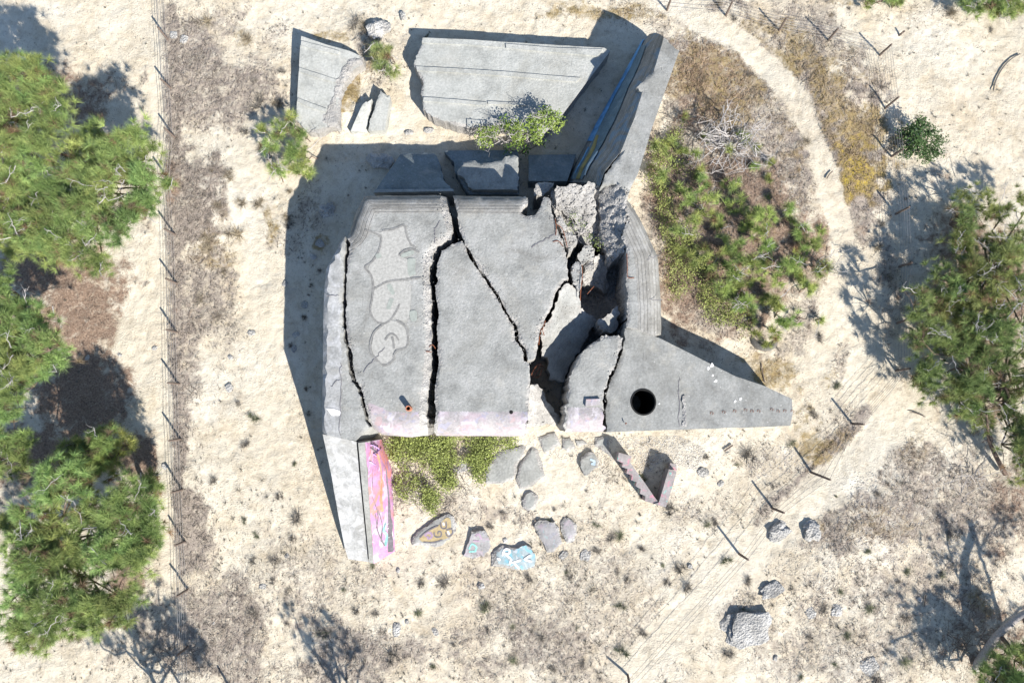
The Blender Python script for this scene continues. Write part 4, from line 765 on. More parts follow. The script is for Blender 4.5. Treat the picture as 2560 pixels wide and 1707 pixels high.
e, k = rubble('broken_slab', 'half round slab with faint blue spray left of the zigzag stair', T6, [(930, 1332), (980, 1292), (1050, 1292), (1100, 1370), (1082, 1430), (960, 1502), (922, 1420)], 0.2, M['paving'], 89)
stroke('sprayed_line', [c(T6, q) for q in [[(1010, 1350), (1050, 1370), (1040, 1400)], [(1020, 1390), (1060, 1400)]]], 0.1, k, M['palebluepaint'], e, 0.015)
for i, (lab, T, pts, z) in enumerate([
    ('cracked paving slab with ivy creeping over its left edge', T7, [(1692, 252), (1975, 192), (1885, 380), (1855, 500), (1750, 545), (1602, 550), (1587, 440)], 0.14),
    ('cracked paving slab right of the crack, bordering bare sand', T7, [(2012, 182), (2080, 252), (2140, 470), (2060, 540), (1980, 590), (1905, 590), (1874, 510), (1905, 380)], 0.15),
    ('square paving slab right under the collapsed gap in the front', T6, [(530, 1152), (690, 1102), (745, 1220), (592, 1290)], 0.16),
    ('narrow paving slab between the square slab and gravel', T6, [(760, 1162), (830, 1152), (880, 1240), (800, 1274), (760, 1250)], 0.12),
    ('tiny pale paving piece between the narrow slab and the pale pointed slab', T6, [(882, 1182), (950, 1172), (990, 1212), (892, 1230)], 0.1),
    ('pale pointed paving slab shaded by the zigzag stair', T6, [(1060, 1152), (1180, 1132), (1182, 1232), (1220, 1350), (1150, 1290), (1052, 1220)], 0.13),
    ('small paving piece mostly wrapped in ivy, lower one', T7, [(1242, 390), (1340, 380), (1400, 440), (1330, 470)], 0.12),
    ('small paving piece mostly wrapped in ivy, upper one', T7, [(1332, 312), (1432, 330), (1432, 420), (1385, 436)], 0.12)]):
    rubble('paving_slab', lab, T, pts, z * .7, M['paving'], 100 + i, group='broken paving along the front', jag=0.03)
# zigzag stair fragment
st = empty('stair_fragment', P(1560, 1180, 0)); tag(st, 'toppled V shaped concrete stair with zigzag edge, sprayed pink and teal', 'stair')
zig = [(540, 480), (655, 512), (645, 570), (700, 650), (780, 760), (862, 882), (905, 935), (860, 950), (778, 925), (785, 880), (735, 858), (742, 815), (695, 790), (704, 752), (655, 735), (660, 690), (608, 672), (622, 632), (568, 612), (580, 578), (525, 556)]
slab('stringer', c(T8, zig), 0.8, -0.2, M['stepconc'], st, R=0, rough=0.01, side_rough=0.01, seed=120)
slab('landing', c(T8, [(1000, 632), (1072, 652), (1040, 770), (972, 982), (862, 952), (908, 938), (950, 800)]), 0.85, -0.2, M['stepconc'], st, R=0, rough=0.01, side_rough=0.01, seed=121)
slab('landing', c(T8, [(1012, 575), (1068, 590), (1074, 648), (1003, 628)]), 0.45, -0.2, M['stepconc'], st, R=0, rough=0.01, side_rough=0.01, seed=122)

# ------------------------------------------------------------------ rocks
def rock_mesh(name, r, seed, flat=0.6):
    bm = bmesh.new(); bmesh.ops.create_icosphere(bm, subdivisions=3 if r > 0.25 else 2, radius=1.0)
    o = Vector((seed * 7.7, seed * 3.3, 0))
    for v in bm.verts:
        n_ = mnoise.noise(v.co * 1.1 + o) * 0.45 + mnoise.noise(v.co * 2.7 + o) * 0.25 + (mnoise.noise(v.co * 6 + o) * 0.16 if r > 0.25 else 0)
        cc = v.co.copy(); cc.x = max(-0.82, min(0.86, cc.x)); cc.y = max(-0.85, min(0.8, cc.y)); v.co = cc * (1 + n_ * (1.1 if r > .4 else .75)) * r; v.co.z *= flat
    me = bpy.data.meshes.new(name); bm.to_mesh(me); bm.free(); me.materials.append(M['rock'])
    me.polygons.foreach_set('use_smooth', [True] * len(me.polygons)); me.set_sharp_from_angle(angle=R_(28)); return me
def rock(dx, dy, r, label, sx=1.0, sy=1.0, rot=0.0, flat=0.6, sink=0.3, group=None, mat=None, name='rock'):
    p = on_ground(dx, dy); me = rock_mesh(name, r, random.uniform(0, 50), flat); 
    if mat: me.materials.clear(); me.materials.append(mat)
    o = bpy.data.objects.new(name, me); COL.objects.link(o); o.location = (p.x, p.y, p.z + r * flat * (1 - sink) * 0.3); o.scale = (sx, sy, 1); o.rotation_euler = (0, 0, rot); o.scale = (sx, sy, .62 if r > .18 else .8); tag(o, label, 'rock', group); return o
rock(1715, 1440, 1.05, 'largest pale rock with dark tufts, lower right of the bunker', 1.15, 0.85, 0.2, 0.42)
rock(1768, 1350, 0.5, 'flat whitish rock just above the largest pale rock', 1.1, 0.8, 0.3, 0.5)
rock(1785, 1220, 0.55, 'grey speckled rock at the fence, left of a pair', 1.1, 0.75, 0.4, 0.55)
rock(1862, 1218, 0.5, 'dark shaded rock at the fence, right of a pair', 0.95, 1.0, 0.1, 0.7)
rock(872, 72, 0.62, 'rounded pale rock between the two northern slabs', 1.05, 0.8, 0.2, 0.8)
rock(926, 40, 0.22, 'small upright stone at the north edge of the site', 0.8, 1.2, 0.1, 1.1)
rock(751, 484, 0.42, 'pale stone in the shade west of the bunker', 1.0, 0.85, 0.4, 0.8)
rock(875, 372, 0.60, 'dark square boulder in the shade between fallen slabs', 1.2, 0.8, 0.0, 0.8)
rock(400, 83, 0.24, 'angular white stone by the left fence, left of a pair'); rock(424, 92, 0.24, 'angular white stone by the left fence, right of a pair', 0.9, 1.2)
rock(940, 305, 0.2, 'stone at the lower left corner of the long fallen slab', 1.4, 0.8); rock(985, 300, 0.22, 'stone below the long fallen slab beside the leafy shrub', 1.3, 0.8)
for dx, dy, r, lab in [(578, 765, .2, 'pale stone beside grass tufts on the left sandy track'), (655, 652, .16, 'small white stone at the shadow edge west of the bunker'), (680, 768, .16, 'small stone in the shadow beside the west wall'), (1615, 1085, .26, 'cracked grey stone right of the zigzag stair'),
                       (1655, 1110, .18, 'small flat stone further right of the zigzag stair'), (1345, 1275, .26, 'broken grey stone with rusty litter right of the painted slabs'), (1295, 1275, .24, 'brownish stone between painted slab and rusty litter'),
                       (910, 1445, .3, 'pale split stone low in the dry scrub below the face slab'), (1000, 1450, .2, 'small grey stone low right of the split stone'), (1105, 1345, .2, 'pale pointed stone below the cyan slab'), (1160, 1240, .16, 'stone between face slab and teal sprayed slab'),
                       (935, 1428, .14, 'tiny stone beside the split stone'), (1585, 1300, .16, 'dark small stone on the sand near the lower fence'), (1688, 1450, .15, 'small stone left of the largest pale rock'), (1780, 1510, .18, 'small stone below the largest pale rock'), (490, 1430, .1, 'tiny white stone near the lower left fence'),
                       (605, 1345, .16, 'dark stone in the lower left sand'), (660, 1275, .14, 'small stone left of the wing wall end'), (915, 1310, .12, 'small stone right of the wing wall end'), (840, 1210, .14, 'small stone below the ivy left side'), (527, 890, .24, 'flat pale stone among scrub left of the bunker'),
                       (355, 800, .16, 'small dark edged stone on the sandy track left of the fence'), (200, 822, .14, 'small stone on pine litter at the left'), (275, 815, .12, 'small white stone on pine litter at the left'), (382, 1070, .16, 'small pale stone by pine litter at the left fence'), (1995, 1530, .42, 'low white chalky rock at the bottom right'),
                       (1920, 1400, .36, 'low white rock in scrub at the lower right'), (1860, 1405, .28, 'low pale rock left of the white rock in scrub'), (2110, 1375, .15, 'small stone near the right scrub'), (530, 820, .16, 'small round stone on the left sand'), (700, 700, .2, 'grey stone in deep shade near the west wall'),
                       (720, 590, .2, 'long stone in deep shade near the west wall'), (735, 560, .22, 'flat stone in deep shade beside the brown patch'), (675, 800, .18, 'lowest dark stone in the west wall shadow'), (1075, 300, .18, 'stone under the leafy shrub')]:
    rock(dx, dy, r, lab, random.uniform(.8, 1.35), random.uniform(.7, 1.1), random.uniform(0, 3), random.uniform(.35, .6) if r < .25 else .3)
# ------------------------------------------------------------------ fences
def post(parent, base, top):
    b = Vector(base); t = Vector(top); m_ = MB(); d = t - b
    pts = [b - d * 0.2, b + d * 0.3 + Vector((random.uniform(-.02, .02), random.uniform(-.02, .02), 0)), b + d * 0.7, t]
    m_.tube(pts, [0.062, 0.06, 0.055, 0.05], 7); return m_.build('post', M['wood'], parent, 50)
def fence(label, posts, wires=(0.22, 0.42, 0.62, 0.8, 0.97), r=0.009):
    b0 = on_ground(*posts[0][:2], T=S); e = empty('fence', b0); tag(e, label, 'fence'); tops = []; bases = []
    for q in posts:
        b = on_ground(q[0], q[1], S); h = q[2] if len(q) > 2 else 1.15; lx, ly = (q[3], q[4]) if len(q) > 3 else (random.uniform(-.06, .06), random.uniform(-.06, .06))
        t = b + Vector((lx, ly, h)); post(e, b, t); tops.append(t); bases.append(b)
    for w in wires:
        pts = []
        for i in range(len(tops)):
            a = bases[i].lerp(tops[i], w)
            if i:
                pa = bases[i - 1].lerp(tops[i - 1], w); m_ = (pa + a) / 2; m_.z -= 0.03; pts.append(m_)
            pts.append(a)
        MB().tube(pts, r, 4).build('wire', M['wire'], e)
    return e
fence('weathered post and wire fence along the left side', [(412, -25), (421, 101), (428, 222), (437, 344), (430, 458), (440, 588), (443, 709), (443, 830), (448, 959), (454, 1098), (461, 1222), (465, 1353), (472, 1472), (470, 1615), (474, 1745)])
fence('weathered post and wire fence around the north east corner', [(1540, -30), (1668, 26), (1814, 40), (1946, 79), (2068, 105), (2198, 141), (2211, 273), (2227, 393), (2238, 536), (2246, 668), (2241, 808), (2241, 926), (2129, 1058)])
fence('leaning post and wire fence crossing the lower right sand', [(2129.5, 1060, 0.5, 0, 0), (2026, 1180, 1.3, .35, -.25), (1930, 1270, 1.2, .1, -.05), (1848, 1384, 1.2), (1569, 1687, 1.1, -.08, -.35)], wires=(0.3, 0.62, 0.95))
e = empty('short_stake', on_ground(2249, 88, S)); b = on_ground(2249, 88, S); post(e, b, b + Vector((.1, .05, .32))); tag(e, 'short wooden stake alone on the white sand, upper right', 'stake')
e = empty('short_stake', on_ground(575, 1720, S)); b = on_ground(575, 1720, S); post(e, b, b + Vector((.05, .1, .9))); tag(e, 'lone wooden post at the bottom edge, lower left', 'stake')

# ------------------------------------------------------------------ plants
def blades(cen, nrm, nb, length, width, c0, c1, spread=1.15, droop=0.0, rng=RNG, brown=0.0, flat_=.55):
    """thin leaf blades radiating from each centre; returns V, T, tint"""
    n = len(cen); cen = np.asarray(cen, float); nrm = np.asarray(nrm, float); nrm = nrm / np.linalg.norm(nrm, axis=1, keepdims=True)
    a = np.cross(nrm, np.array([0.3, 0.2, 0.93])); a /= np.linalg.norm(a, axis=1, keepdims=True) + 1e-9; b = np.cross(nrm, a)
    th = rng.uniform(0, 2 * np.pi, (n, nb)); ph = spread * np.sqrt(rng.uniform(0.02, 1, (n, nb)))
    L = (np.asarray(length).reshape(-1, 1) if np.ndim(length) else length) * rng.uniform(0.65, 1.15, (n, nb))
    dr = (np.cos(ph)[..., None] * nrm[:, None] + np.sin(ph)[..., None] * (np.cos(th)[..., None] * a[:, None] + np.sin(th)[..., None] * b[:, None]))
    off = rng.normal(0, 0.12, (n, nb, 3)) * (L[..., None] * 0.6)
    p0 = cen[:, None] + off; tip = p0 + dr * L[..., None]; tip[..., 2] -= droop * L
    sd = np.cross(dr, np.array([0, 0, 1.0]) + rng.normal(0, flat_, (n, nb, 3))); sd /= np.linalg.norm(sd, axis=2, keepdims=True) + 1e-9
    w = width * rng.uniform(0.7, 1.3, (n, nb, 1))
    V = np.stack([p0 - sd * w * 0.5, p0 + sd * w * 0.5, tip], 2).reshape(-1, 3); T = np.arange(n * nb * 3).reshape(-1, 3)
    mixf = np.clip(rng.uniform(0, 1, (n, 1, 1)) * 0.75 + rng.uniform(0, 0.35, (n, nb, 1)), 0, 1)
    colr = np.array(c0) * (1 - mixf) + np.array(c1) * mixf; colr = colr * rng.uniform(0.8, 1.2, (n, nb, 1))
    if brown: dead_ = rng.uniform(0, 1, (n, 1, 1)) < brown; colr = np.where(dead_, np.array((.24, .17, .11)) * rng.uniform(.6, 1.3, (n, nb, 1)), colr)
    tint = np.repeat(colr.reshape(-1, 1, 3), 3, 1).reshape(-1, 3)
    return V, T, tint
def cat3(parts):
    V = []; T = []; C = []; b = 0
    for v, t, k in parts: V.append(v); T.append(t + b); C.append(k); b += len(v)
    return np.concatenate(V), np.concatenate(T), np.concatenate(C)
GA, GB = (0.115, 0.190, 0.070), (0.375, 0.470, 0.165)
def branch_into(mb, a, b, r0, r1, wob=0.25, twigs=3, tl=0.7, sides=5):
    a = Vector(a); b = Vector(b); L = (b - a).length; pts = []
    for i in range(6):
        t = i / 5; w = math.sin(t * math.pi) * wob; pts.append(a.lerp(b, t) + Vector((random.uniform(-w, w), random.uniform(-w, w), random.uniform(-w, w) * .6)) * min(L, 2) * 0.5)
    mb.tube(pts, [r0 + (r1 - r0) * i / 5 for i in range(6)], sides, False)
    for k in range(twigs):
        i = random.randint(2, 5); p = pts[i]; d = Vector((random.uniform(-1, 1), random.uniform(-1, 1), random.uniform(-.1, .7))).normalized() * tl * random.uniform(.5, 1.2)
        mid = p + d * .5 + Vector((random.uniform(-.1, .1), random.uniform(-.1, .1), .05)); mb.tube([p, mid, p + d], [r1 * .8, r1 * .6, r1 * .35], 4, False)
def pine(label, base, lobes, dens=62, tuft=0.36, nb=64, trunk_r=0.16, group='pine trees', ga=GA, gb=GB, dead=10, name='pine_tree', wid=0.0155, bark='bark', show_twig=1.0, multi=False):
    """lobes: (survey x, y, height, radius) of the boughs"""
    bp = on_ground(*base); e = empty(name, bp); tag(e, label, 'tree', group)
    L = [(W(x, y, z), r) for x, y, z, r in lobes]; top = max(z for _, _, z, _ in lobes)
    cx = sum(p.x for p, _ in L) / len(L); cy = sum(p.y for p, _ in L) / len(L)
    crown = Vector((bp.x * .5 + cx * .5, bp.y * .5 + cy * .5, top * 0.82)); tr = MB()
    mid = bp.lerp(crown, 0.5) + Vector((random.uniform(-.2, .2), random.uniform(-.2, .2), 0)); q1 = bp.lerp(mid, .5) + Vector((random.uniform(-.1, .1), random.uniform(-.1, .1), 0))
    tr.tube([bp - Vector((0, 0, .2)), q1, mid, crown], [trunk_r * 1.15, trunk_r, trunk_r * .8, trunk_r * .4], 8); tr.build('trunk', M[bark], e, 50)
    br = MB(); parts = []
    for p, r in L:
        root = mid.lerp(crown, random.uniform(.1, .95)) if not multi else Vector((p.x + random.uniform(-.4, .4), p.y + random.uniform(-.4, .4), gz1(p.x, p.y))); hub = p - Vector((0, 0, r * .35)); branch_into(br, root, hub, trunk_r * .38, .03, .35, 3, r * .7)
        n = max(4, int(dens * r * r)); u = RNG.uniform(0, 1, n); th = RNG.uniform(0, 2 * np.pi, n); rad = np.sqrt(u) * r * (1 + .22 * np.sin(th * 3 + p.x * 3) + .15 * np.sin(th * 5 + p.y * 5))
        # boughs: tufts gather along a few radial shoots
        nsh = max(3, int(4 * r)); sh = RNG.uniform(0, 2 * np.pi, nsh); th = sh[RNG.integers(0, nsh, n)] + RNG.normal(0, .55, n)
        x = p.x + np.cos(th) * rad; y = p.y + np.sin(th) * rad; z = p.z + r * .42 * np.sqrt(np.maximum(0, 1 - (rad / (r * 1.3)) ** 2)) - r * .30 * RNG.uniform(0, 1, n) ** 2
        nr = np.c_[np.cos(th) * rad / r * 0.9, np.sin(th) * rad / r * .9, np.full(n, .75)] + RNG.normal(0, .25, (n, 3))
        parts.append(blades(np.c_[x, y, z], nr, nb, tuft * RNG.uniform(.7, 1.3, n), wid, ga, gb, 1.45, brown=.09)); lt = random.uniform(.8, 1.2); wm = random.uniform(.9, 1.15); parts[-1] = (parts[-1][0], parts[-1][1], parts[-1][2] * np.array([lt * wm, lt, lt * .95]))
        for i in RNG.choice(n, min(n, int(n * .35)), False): br.tube([hub, Vector(((hub.x + x[i]) / 2, (hub.y + y[i]) / 2, (hub.z + z[i]) / 2 + .08)), Vector((x[i], y[i], z[i]))], [.022, .016, .009], 4, False)
    tag(br.build('branches', M['bark'], e), kind='stuff')
    if dead:
        dm = MB()
        for k in range(int(dead * 1.1)):
            p, r = random.choice(L); a = p + Vector((random.uniform(-r, r), random.uniform(-r, r), r * .35)) * .7; d = Vector((random.uniform(-1, 1), random.uniform(-1, 1), .1)).normalized() * random.uniform(.4, 1.0)
            branch_into(dm, a + Vector((0, 0, .12)), a + d + Vector((0, 0, .15)), .021 * show_twig, .011 * show_twig, .2, 4, .35, 4)
        tag(dm.build('dead_twigs', M['deadwood'], e), kind='stuff')
    V, T, C = cat3(parts); tri_obj('crown', V, T, M['needles'], C, e); return e
def lobes_in(poly, r, z, n, seed, jit=.6, zvar=.8):
    """spread boughs over the plan outline of a crown (survey points)"""
    rg = np.random.default_rng(seed); pl = np.array(poly, float); mn, mx = pl.min(0), pl.max(0); out = []; tries = 0
    while len(out) < n and tries < 4000:
        tries += 1; q = rg.uniform(mn, mx)
        if not inside(pl, q[None])[0]: continue
        if any((q[0] - o[0]) ** 2 + (q[1] - o[1]) ** 2 < (r * 46 * jit) ** 2 for o in out): continue
        out.append((q[0], q[1], z + rg.uniform(-zvar, zvar * .5), r * rg.uniform(.75, 1.2)))
    return out
pine('tall green pine in the top left corner', (40, 320), lobes_in([(-40, 165), (50, 160), (110, 195), (140, 240), (120, 330), (60, 400), (-40, 400)], .95, 4.5, 18, 1, .5), group='pines along the left edge')
pine('broad green pine left of the fence, upper left', (215, 430), lobes_in([(150, 290), (250, 285), (310, 300), (330, 400), (335, 480), (320, 530), (270, 540), (230, 600), (190, 600), (140, 540), (110, 420)], .95, 4.0, 29, 2, .52) + [(380, 425, 3.6, .38), (365, 465, 3.4, .35), (392, 415, 3.7, .3)], dead=26, group='pines along the left edge')
pine('green pine between the corner pine and the broad pine', (60, 470), lobes_in([(-40, 400), (60, 390), (120, 440), (140, 540), (110, 590), (40, 560), (-40, 520)], .95, 3.8, 17, 3, .52), dead=16, group='pines along the left edge')
pine('bushy green pine at the left edge, middle height', (20, 830), lobes_in([(-40, 640), (50, 660), (95, 740), (115, 830), (95, 880), (50, 930), (-40, 960)], .9, 4.4, 20, 4, .5), dead=12, group='pines along the left edge')
pine('small green pine at the left edge below the bushy pine', (10, 1060), lobes_in([(-40, 985), (50, 995), (70, 1030), (50, 1070), (-40, 1080)], .7, 3.4, 8, 5, .5), dead=5, group='pines along the left edge')
pine('large bright green pine in the lower left', (150, 1260), lobes_in([(110, 1090), (190, 1070), (250, 1110), (330, 1140), (375, 1200), (330, 1260), (290, 1310), (280, 1390), (200, 1430), (110, 1460), (60, 1440), (20, 1370), (20, 1200), (70, 1140)], .95, 4.2, 40, 6, .52), dead=30, group='pines along the left edge')
pine('fresh green pine top above the large lower left pine', (220, 1090), lobes_in([(120, 1060), (190, 1010), (270, 995), (290, 1050), (230, 1090), (150, 1110)], .7, 3.2, 14, 7, .5), dead=5, gb=(0.42, 0.48, 0.15), group='pines along the left edge')
pine('young pine at the fence in the lower left', (340, 1130), lobes_in([(330, 1085), (370, 1090), (378, 1150), (340, 1160)], .5, 1.8, 5, 8), dead=3, group='pines along the left edge')
pine('large dark green pine at the right edge, upper part', (2240, 640), lobes_in([(2180, 480), (2260, 450), (2390, 455), (2390, 740), (2250, 770), (2120, 760), (2095, 680), (2120, 590), (2150, 530)], .9, 2.0, 32, 9, .5), dead=45, ga=(.100, .155, .058), gb=(.340, .410, .150), dens=50, group='pines along the right edge')
pine('large dark green pine at the right edge, lower part', (2280, 900), lobes_in([(2105, 780), (2200, 740), (2390, 740), (2390, 1120), (2300, 1030), (2220, 980), (2140, 900)], .9, 1.8, 32, 10, .5), dead=55, ga=(.100, .155, .058), gb=(.340, .410, .150), dens=44, group='pines along the right edge')
pine('green pine crown in the bottom right corner', (2330, 1600), lobes_in([(2240, 1570), (2260, 1525), (2310, 1500), (2390, 1490), (2390, 1600), (2240, 1600)], .7, 1.9, 13, 11, .5), dead=8, group='pines along the right edge')
pine('green shrubby pine at the top right edge', (2290, 5), lobes_in([(2205, -20), (2230, 30), (2290, 45), (2350, 20), (2350, -20)], .6, 1.2, 8, 12), dead=8, trunk_r=.07, group='pines along the right edge')
pine('small green pine sprig at the top edge, right of centre', (2020, -10), lobes_in([(1975, -20), (2010, 15), (2060, 15), (2080, -20)], .5, 1.0, 5, 13), dead=4, trunk_r=.06, group='pines along the right edge')
# pines outside the bottom edge whose shadows reach into view
pine('pine below the bottom edge shading the lower left sand', (430, 1760), [(x, y, 5.0 + .3 * math.sin(x), r) for x, y, r in [(300, 1790, .8), (360, 1830, .9), (430, 1800, .8), (400, 1880, .9), (480, 1870, .9), (520, 1820, .7), (560, 1900, .8), (460, 1930, .8), (330, 1890, .7), (540, 1960, .6), (250, 1840, .6)]], dens=34, dead=10, group='pines below the bottom edge')
pine('pine below the bottom edge shading the lower middle sand', (880, 1770), [(x, y, 4.8, r) for x, y, r in [(800, 1800, .5), (840, 1850, .6), (880, 1830, .6), (900, 1890, .6), (950, 1880, .6), (860, 1910, .6), (990, 1930, .5), (930, 1950, .6)]], dens=30, dead=6, group='pines below the bottom edge')
# low pines and brush between the bunker and the track
pine('low yellow green pine bush right of the bunker', (1760, 600), [(1700, 575, 1.5, .45), (1745, 530, 1.5, .5), (1760, 500, 1.6, .45), (1730, 610, 1.5, .55), (1690, 620, 1.3, .45), (1770, 570, 1.4, .45), (1785, 640, 1.3, .35), (1660, 660, 1.1, .4), (1700, 690, 1.0, .45), (1720, 720, 1.0, .4), (1790, 700, 1.1, .5), (1800, 730, 1.0, .45), (1820, 600, 1.2, .4), (1840, 530, 1.2, .4), (1820, 480, 1.2, .35), (1860, 560, 1.1, .4), (1880, 620, 1.2, .3), (1850, 660, 1.0, .35), (1900, 610, 1.4, .18), (1780, 760, .9, .4)], dead=18, trunk_r=.07, dens=70, gb=(.46, .55, .17), group='low pines beside the bunker', multi=True)
pine('low green pine bush close to the curved east wall', (1620, 440), [(1545, 345, 1.2, .4), (1590, 355, 1.2, .3), (1530, 400, 1.1, .3), (1600, 420, 1.2, .45), (1625, 450, 1.2, .4), (1580, 470, 1.1, .45), (1600, 510, 1.2, .4), (1640, 500, 1.1, .35), (1560, 540, 1.1, .4), (1680, 420, 1.0, .35), (1700, 470, 1.0, .35), (1650, 560, 1.0, .45), (1560, 440, .9, .3), (1630, 600, 1.0, .4), (1670, 350, .8, .25), (1580, 600, .8, .35)] + lobes_in([(1480, 340), (1560, 320), (1650, 390), (1780, 470), (1880, 520), (1900, 620), (1860, 720), (1780, 780), (1700, 740), (1620, 640), (1540, 600), (1500, 500)], .34, .7, 40, 41, .62, .4) + lobes_in([(1480, 300), (1570, 260), (1700, 300), (1800, 380), (1860, 460), (1905, 560), (1910, 680), (1860, 770), (1780, 800), (1700, 760)], .2, .45, 40, 43, 1.2, .25), dead=14, trunk_r=.06, dens=50, gb=(.44, .52, .17), group='low pines beside the bunker', multi=True)
pine('small pine bush at the left corner of the fallen slabs', (660, 350), [(640, 300, 1.1, .42), (690, 300, 1.1, .4), (620, 340, 1.0, .38), (665, 345, 1.2, .45), (700, 360, 1.0, .4), (640, 390, 1.0, .4), (685, 400, 1.0, .4), (610, 300, .9, .3), (705, 400, .9, .3), (665, 270, .9, .3)], dead=8, trunk_r=.06, dens=120, gb=(.44, .53, .18), group='low pines beside the bunker', multi=True)
pine('feathery pine sapling between the two northern slabs', (880, 130), [(870, 110, .9, .3), (895, 130, 1.0, .35), (880, 160, .9, .35), (905, 165, .8, .28), (860, 140, .8, .25)], dead=4, trunk_r=.05, dens=110, gb=(.40, .44, .19), group='low pines beside the bunker', multi=True)

def tangle(name, label, base, n, reach, z, mat, cat='branch', r=.022, group=None, spread=None):
    b = on_ground(*base); m_ = MB()
    for k in range(n):
        t = random.uniform(0, 6.28) if spread is None else random.uniform(*spread); L = reach * random.uniform(.5, 1.1)
        a = b + Vector((random.uniform(-.5, .5), random.uniform(-.4, .4), random.uniform(.1, z * .7))) * min(1, reach * .5)
        branch_into(m_, a, a + Vector((math.cos(t) * L, math.sin(t) * L, random.uniform(-.2, z))), r, r * .45, .55, 4, reach * .4, 4)
    e = empty(name, b); m_.build('branches', mat, e); tag(e, label, cat, group); return e
tangle('dead_shrub', 'bleached dead shrub with bare curling branches beside the curved wall', (1665, 335), 46, 1.9, 1.2, M['deadwood'], 'shrub', .03)
tangle('dead_shrub', 'dark bare shrub touching the north east wall', (1585, 285), 16, 1.2, .8, M['bark'], 'shrub', .02)
tangle('dead_branch', 'grey forked dead branch reaching over the pale track', (1870, 615), 5, 1.6, .5, M['deadwood'], 'branch', .022, None, (-.6, .6))
tangle('dead_shrub', 'thin bare grey twigs at the right edge below the dark pine', (2230, 1090), 14, 1.8, .8, M['deadwood'], 'shrub', .016)
tangle('dead_shrub', 'bare brown twigs near the bottom right tree trunk', (2200, 1480), 16, 1.5, .8, M['bark'], 'shrub', .014)
# bare pine at the bottom right
def overhead(gx, gy, h):   # the point h metres up whose sun ray reaches this ground point
    g0 = W(gx, gy, 0); k = h / math.tan(SUN_EL); return Vector((g0.x + .6 * k, g0.y - .8 * k, h))
def bare_tree():
    b = on_ground(2240, 1545); e = empty('bare_pine', b); tag(e, 'leaning bare pine with pale trunk in the bottom right corner', 'tree')
    tp = [b + Vector((0, 0, -.2)), W(2262, 1500, .5), W(2295, 1455, 1.1), W(2350, 1410, 1.8), W(2420, 1390, 2.4), W(2470, 1400, 3.0)]
    t2 = spline(tp, 4); MB().tube(t2, [.21 - .005 * i for i in range(len(t2))], 9).build('trunk', M['greybark'], e, 50)
    br = MB(); ends = []
    def limb(pts, r0, r1):
        w = [overhead(*q) if len(q) == 3 else q[0] for q in pts]; p = spline(w, 4); p = [q + Vector((random.uniform(-.05, .05), random.uniform(-.05, .05), random.uniform(-.05, .05))) for q in p]
        br.tube(p, [r0 + (r1 - r0) * i / (len(p) - 1) for i in range(len(p))], 6, False)
        for k in range(len(p) // 2):
            q = p[random.randint(len(p) // 4, len(p) - 1)]; d = Vector((random.uniform(-1, 1), random.uniform(-1, 1), random.uniform(-.2, .5))).normalized() * random.uniform(.5, 1.2)
            branch_into(br, q, q + d, .03, .012, .4, 3, .5, 4); ends.append(q + d)
        ends.append(p[-1])
    limb([(tp[3],), (2270, 1470, 2.6), (2290, 1430, 3.4), (2280, 1370, 4.2), (2265, 1320, 4.8), (2245, 1260, 5.3), (2225, 1190, 5.6)], .13, .05)
    limb([(2280, 1370, 4.2), (2230, 1345, 4.7), (2195, 1320, 5.1), (2180, 1270, 5.5), (2165, 1210, 5.8)], .08, .035)
    limb([(tp[2],), (2270, 1475, 2.4), (2230, 1440, 3.0), (2190, 1410, 3.8), (2150, 1430, 4.5), (2100, 1445, 5.0), (2040, 1470, 5.4)], .11, .04)
    limb([(2150, 1430, 4.5), (2110, 1400, 5.0), (2060, 1370, 5.4)], .06, .03)
    limb([(2290, 1430, 3.4), (2340, 1400, 4.2), (2380, 1350, 5.0)], .07, .03); limb([(2245, 1260, 5.3), (2280, 1210, 5.6), (2310, 1180, 5.8)], .05, .03)
    tag(br.build('branches', M['bark'], e), kind='stuff')
    cc = np.array([tuple(v) for v in ends]); cc = np.repeat(cc, 6, 0) + RNG.normal(0, .25, (len(cc) * 6, 3)); nr = RNG.normal(0, .4, cc.shape) + np.array([0, 0, .8])
    V, T, C = blades(cc, nr, 40, .30, .015, GA, GB, 1.3); tri_obj('crown', V, T, M['needles'], C, e)
    # a dark fallen limb arching out of the right edge pine
    p = spline([overhead(*q) for q in [(2290, 1075, .25), (2240, 1010, .6), (2190, 950, 1.1), (2150, 890, 1.6), (2125, 840, 1.9)]], 5); lb = on_ground(2290, 1075); e2 = empty('arching_limb', lb); m_ = MB(); m_.tube(p, [.12 - .004 * i for i in range(len(p))], 7)
    for k in range(14): q = random.choice(p[4:]); d = Vector((random.uniform(-1, .3), random.uniform(-1, .6), random.uniform(-.2, .5))).normalized() * random.uniform(.4, 1.0); branch_into(m_, q, q + d, .025, .01, .4, 3, .4, 4)
    tag(m_.build('limb', M['bark'], e2), kind='stuff'); tag(e2, 'dark arching limb below the right edge pine', 'branch')
bare_tree()

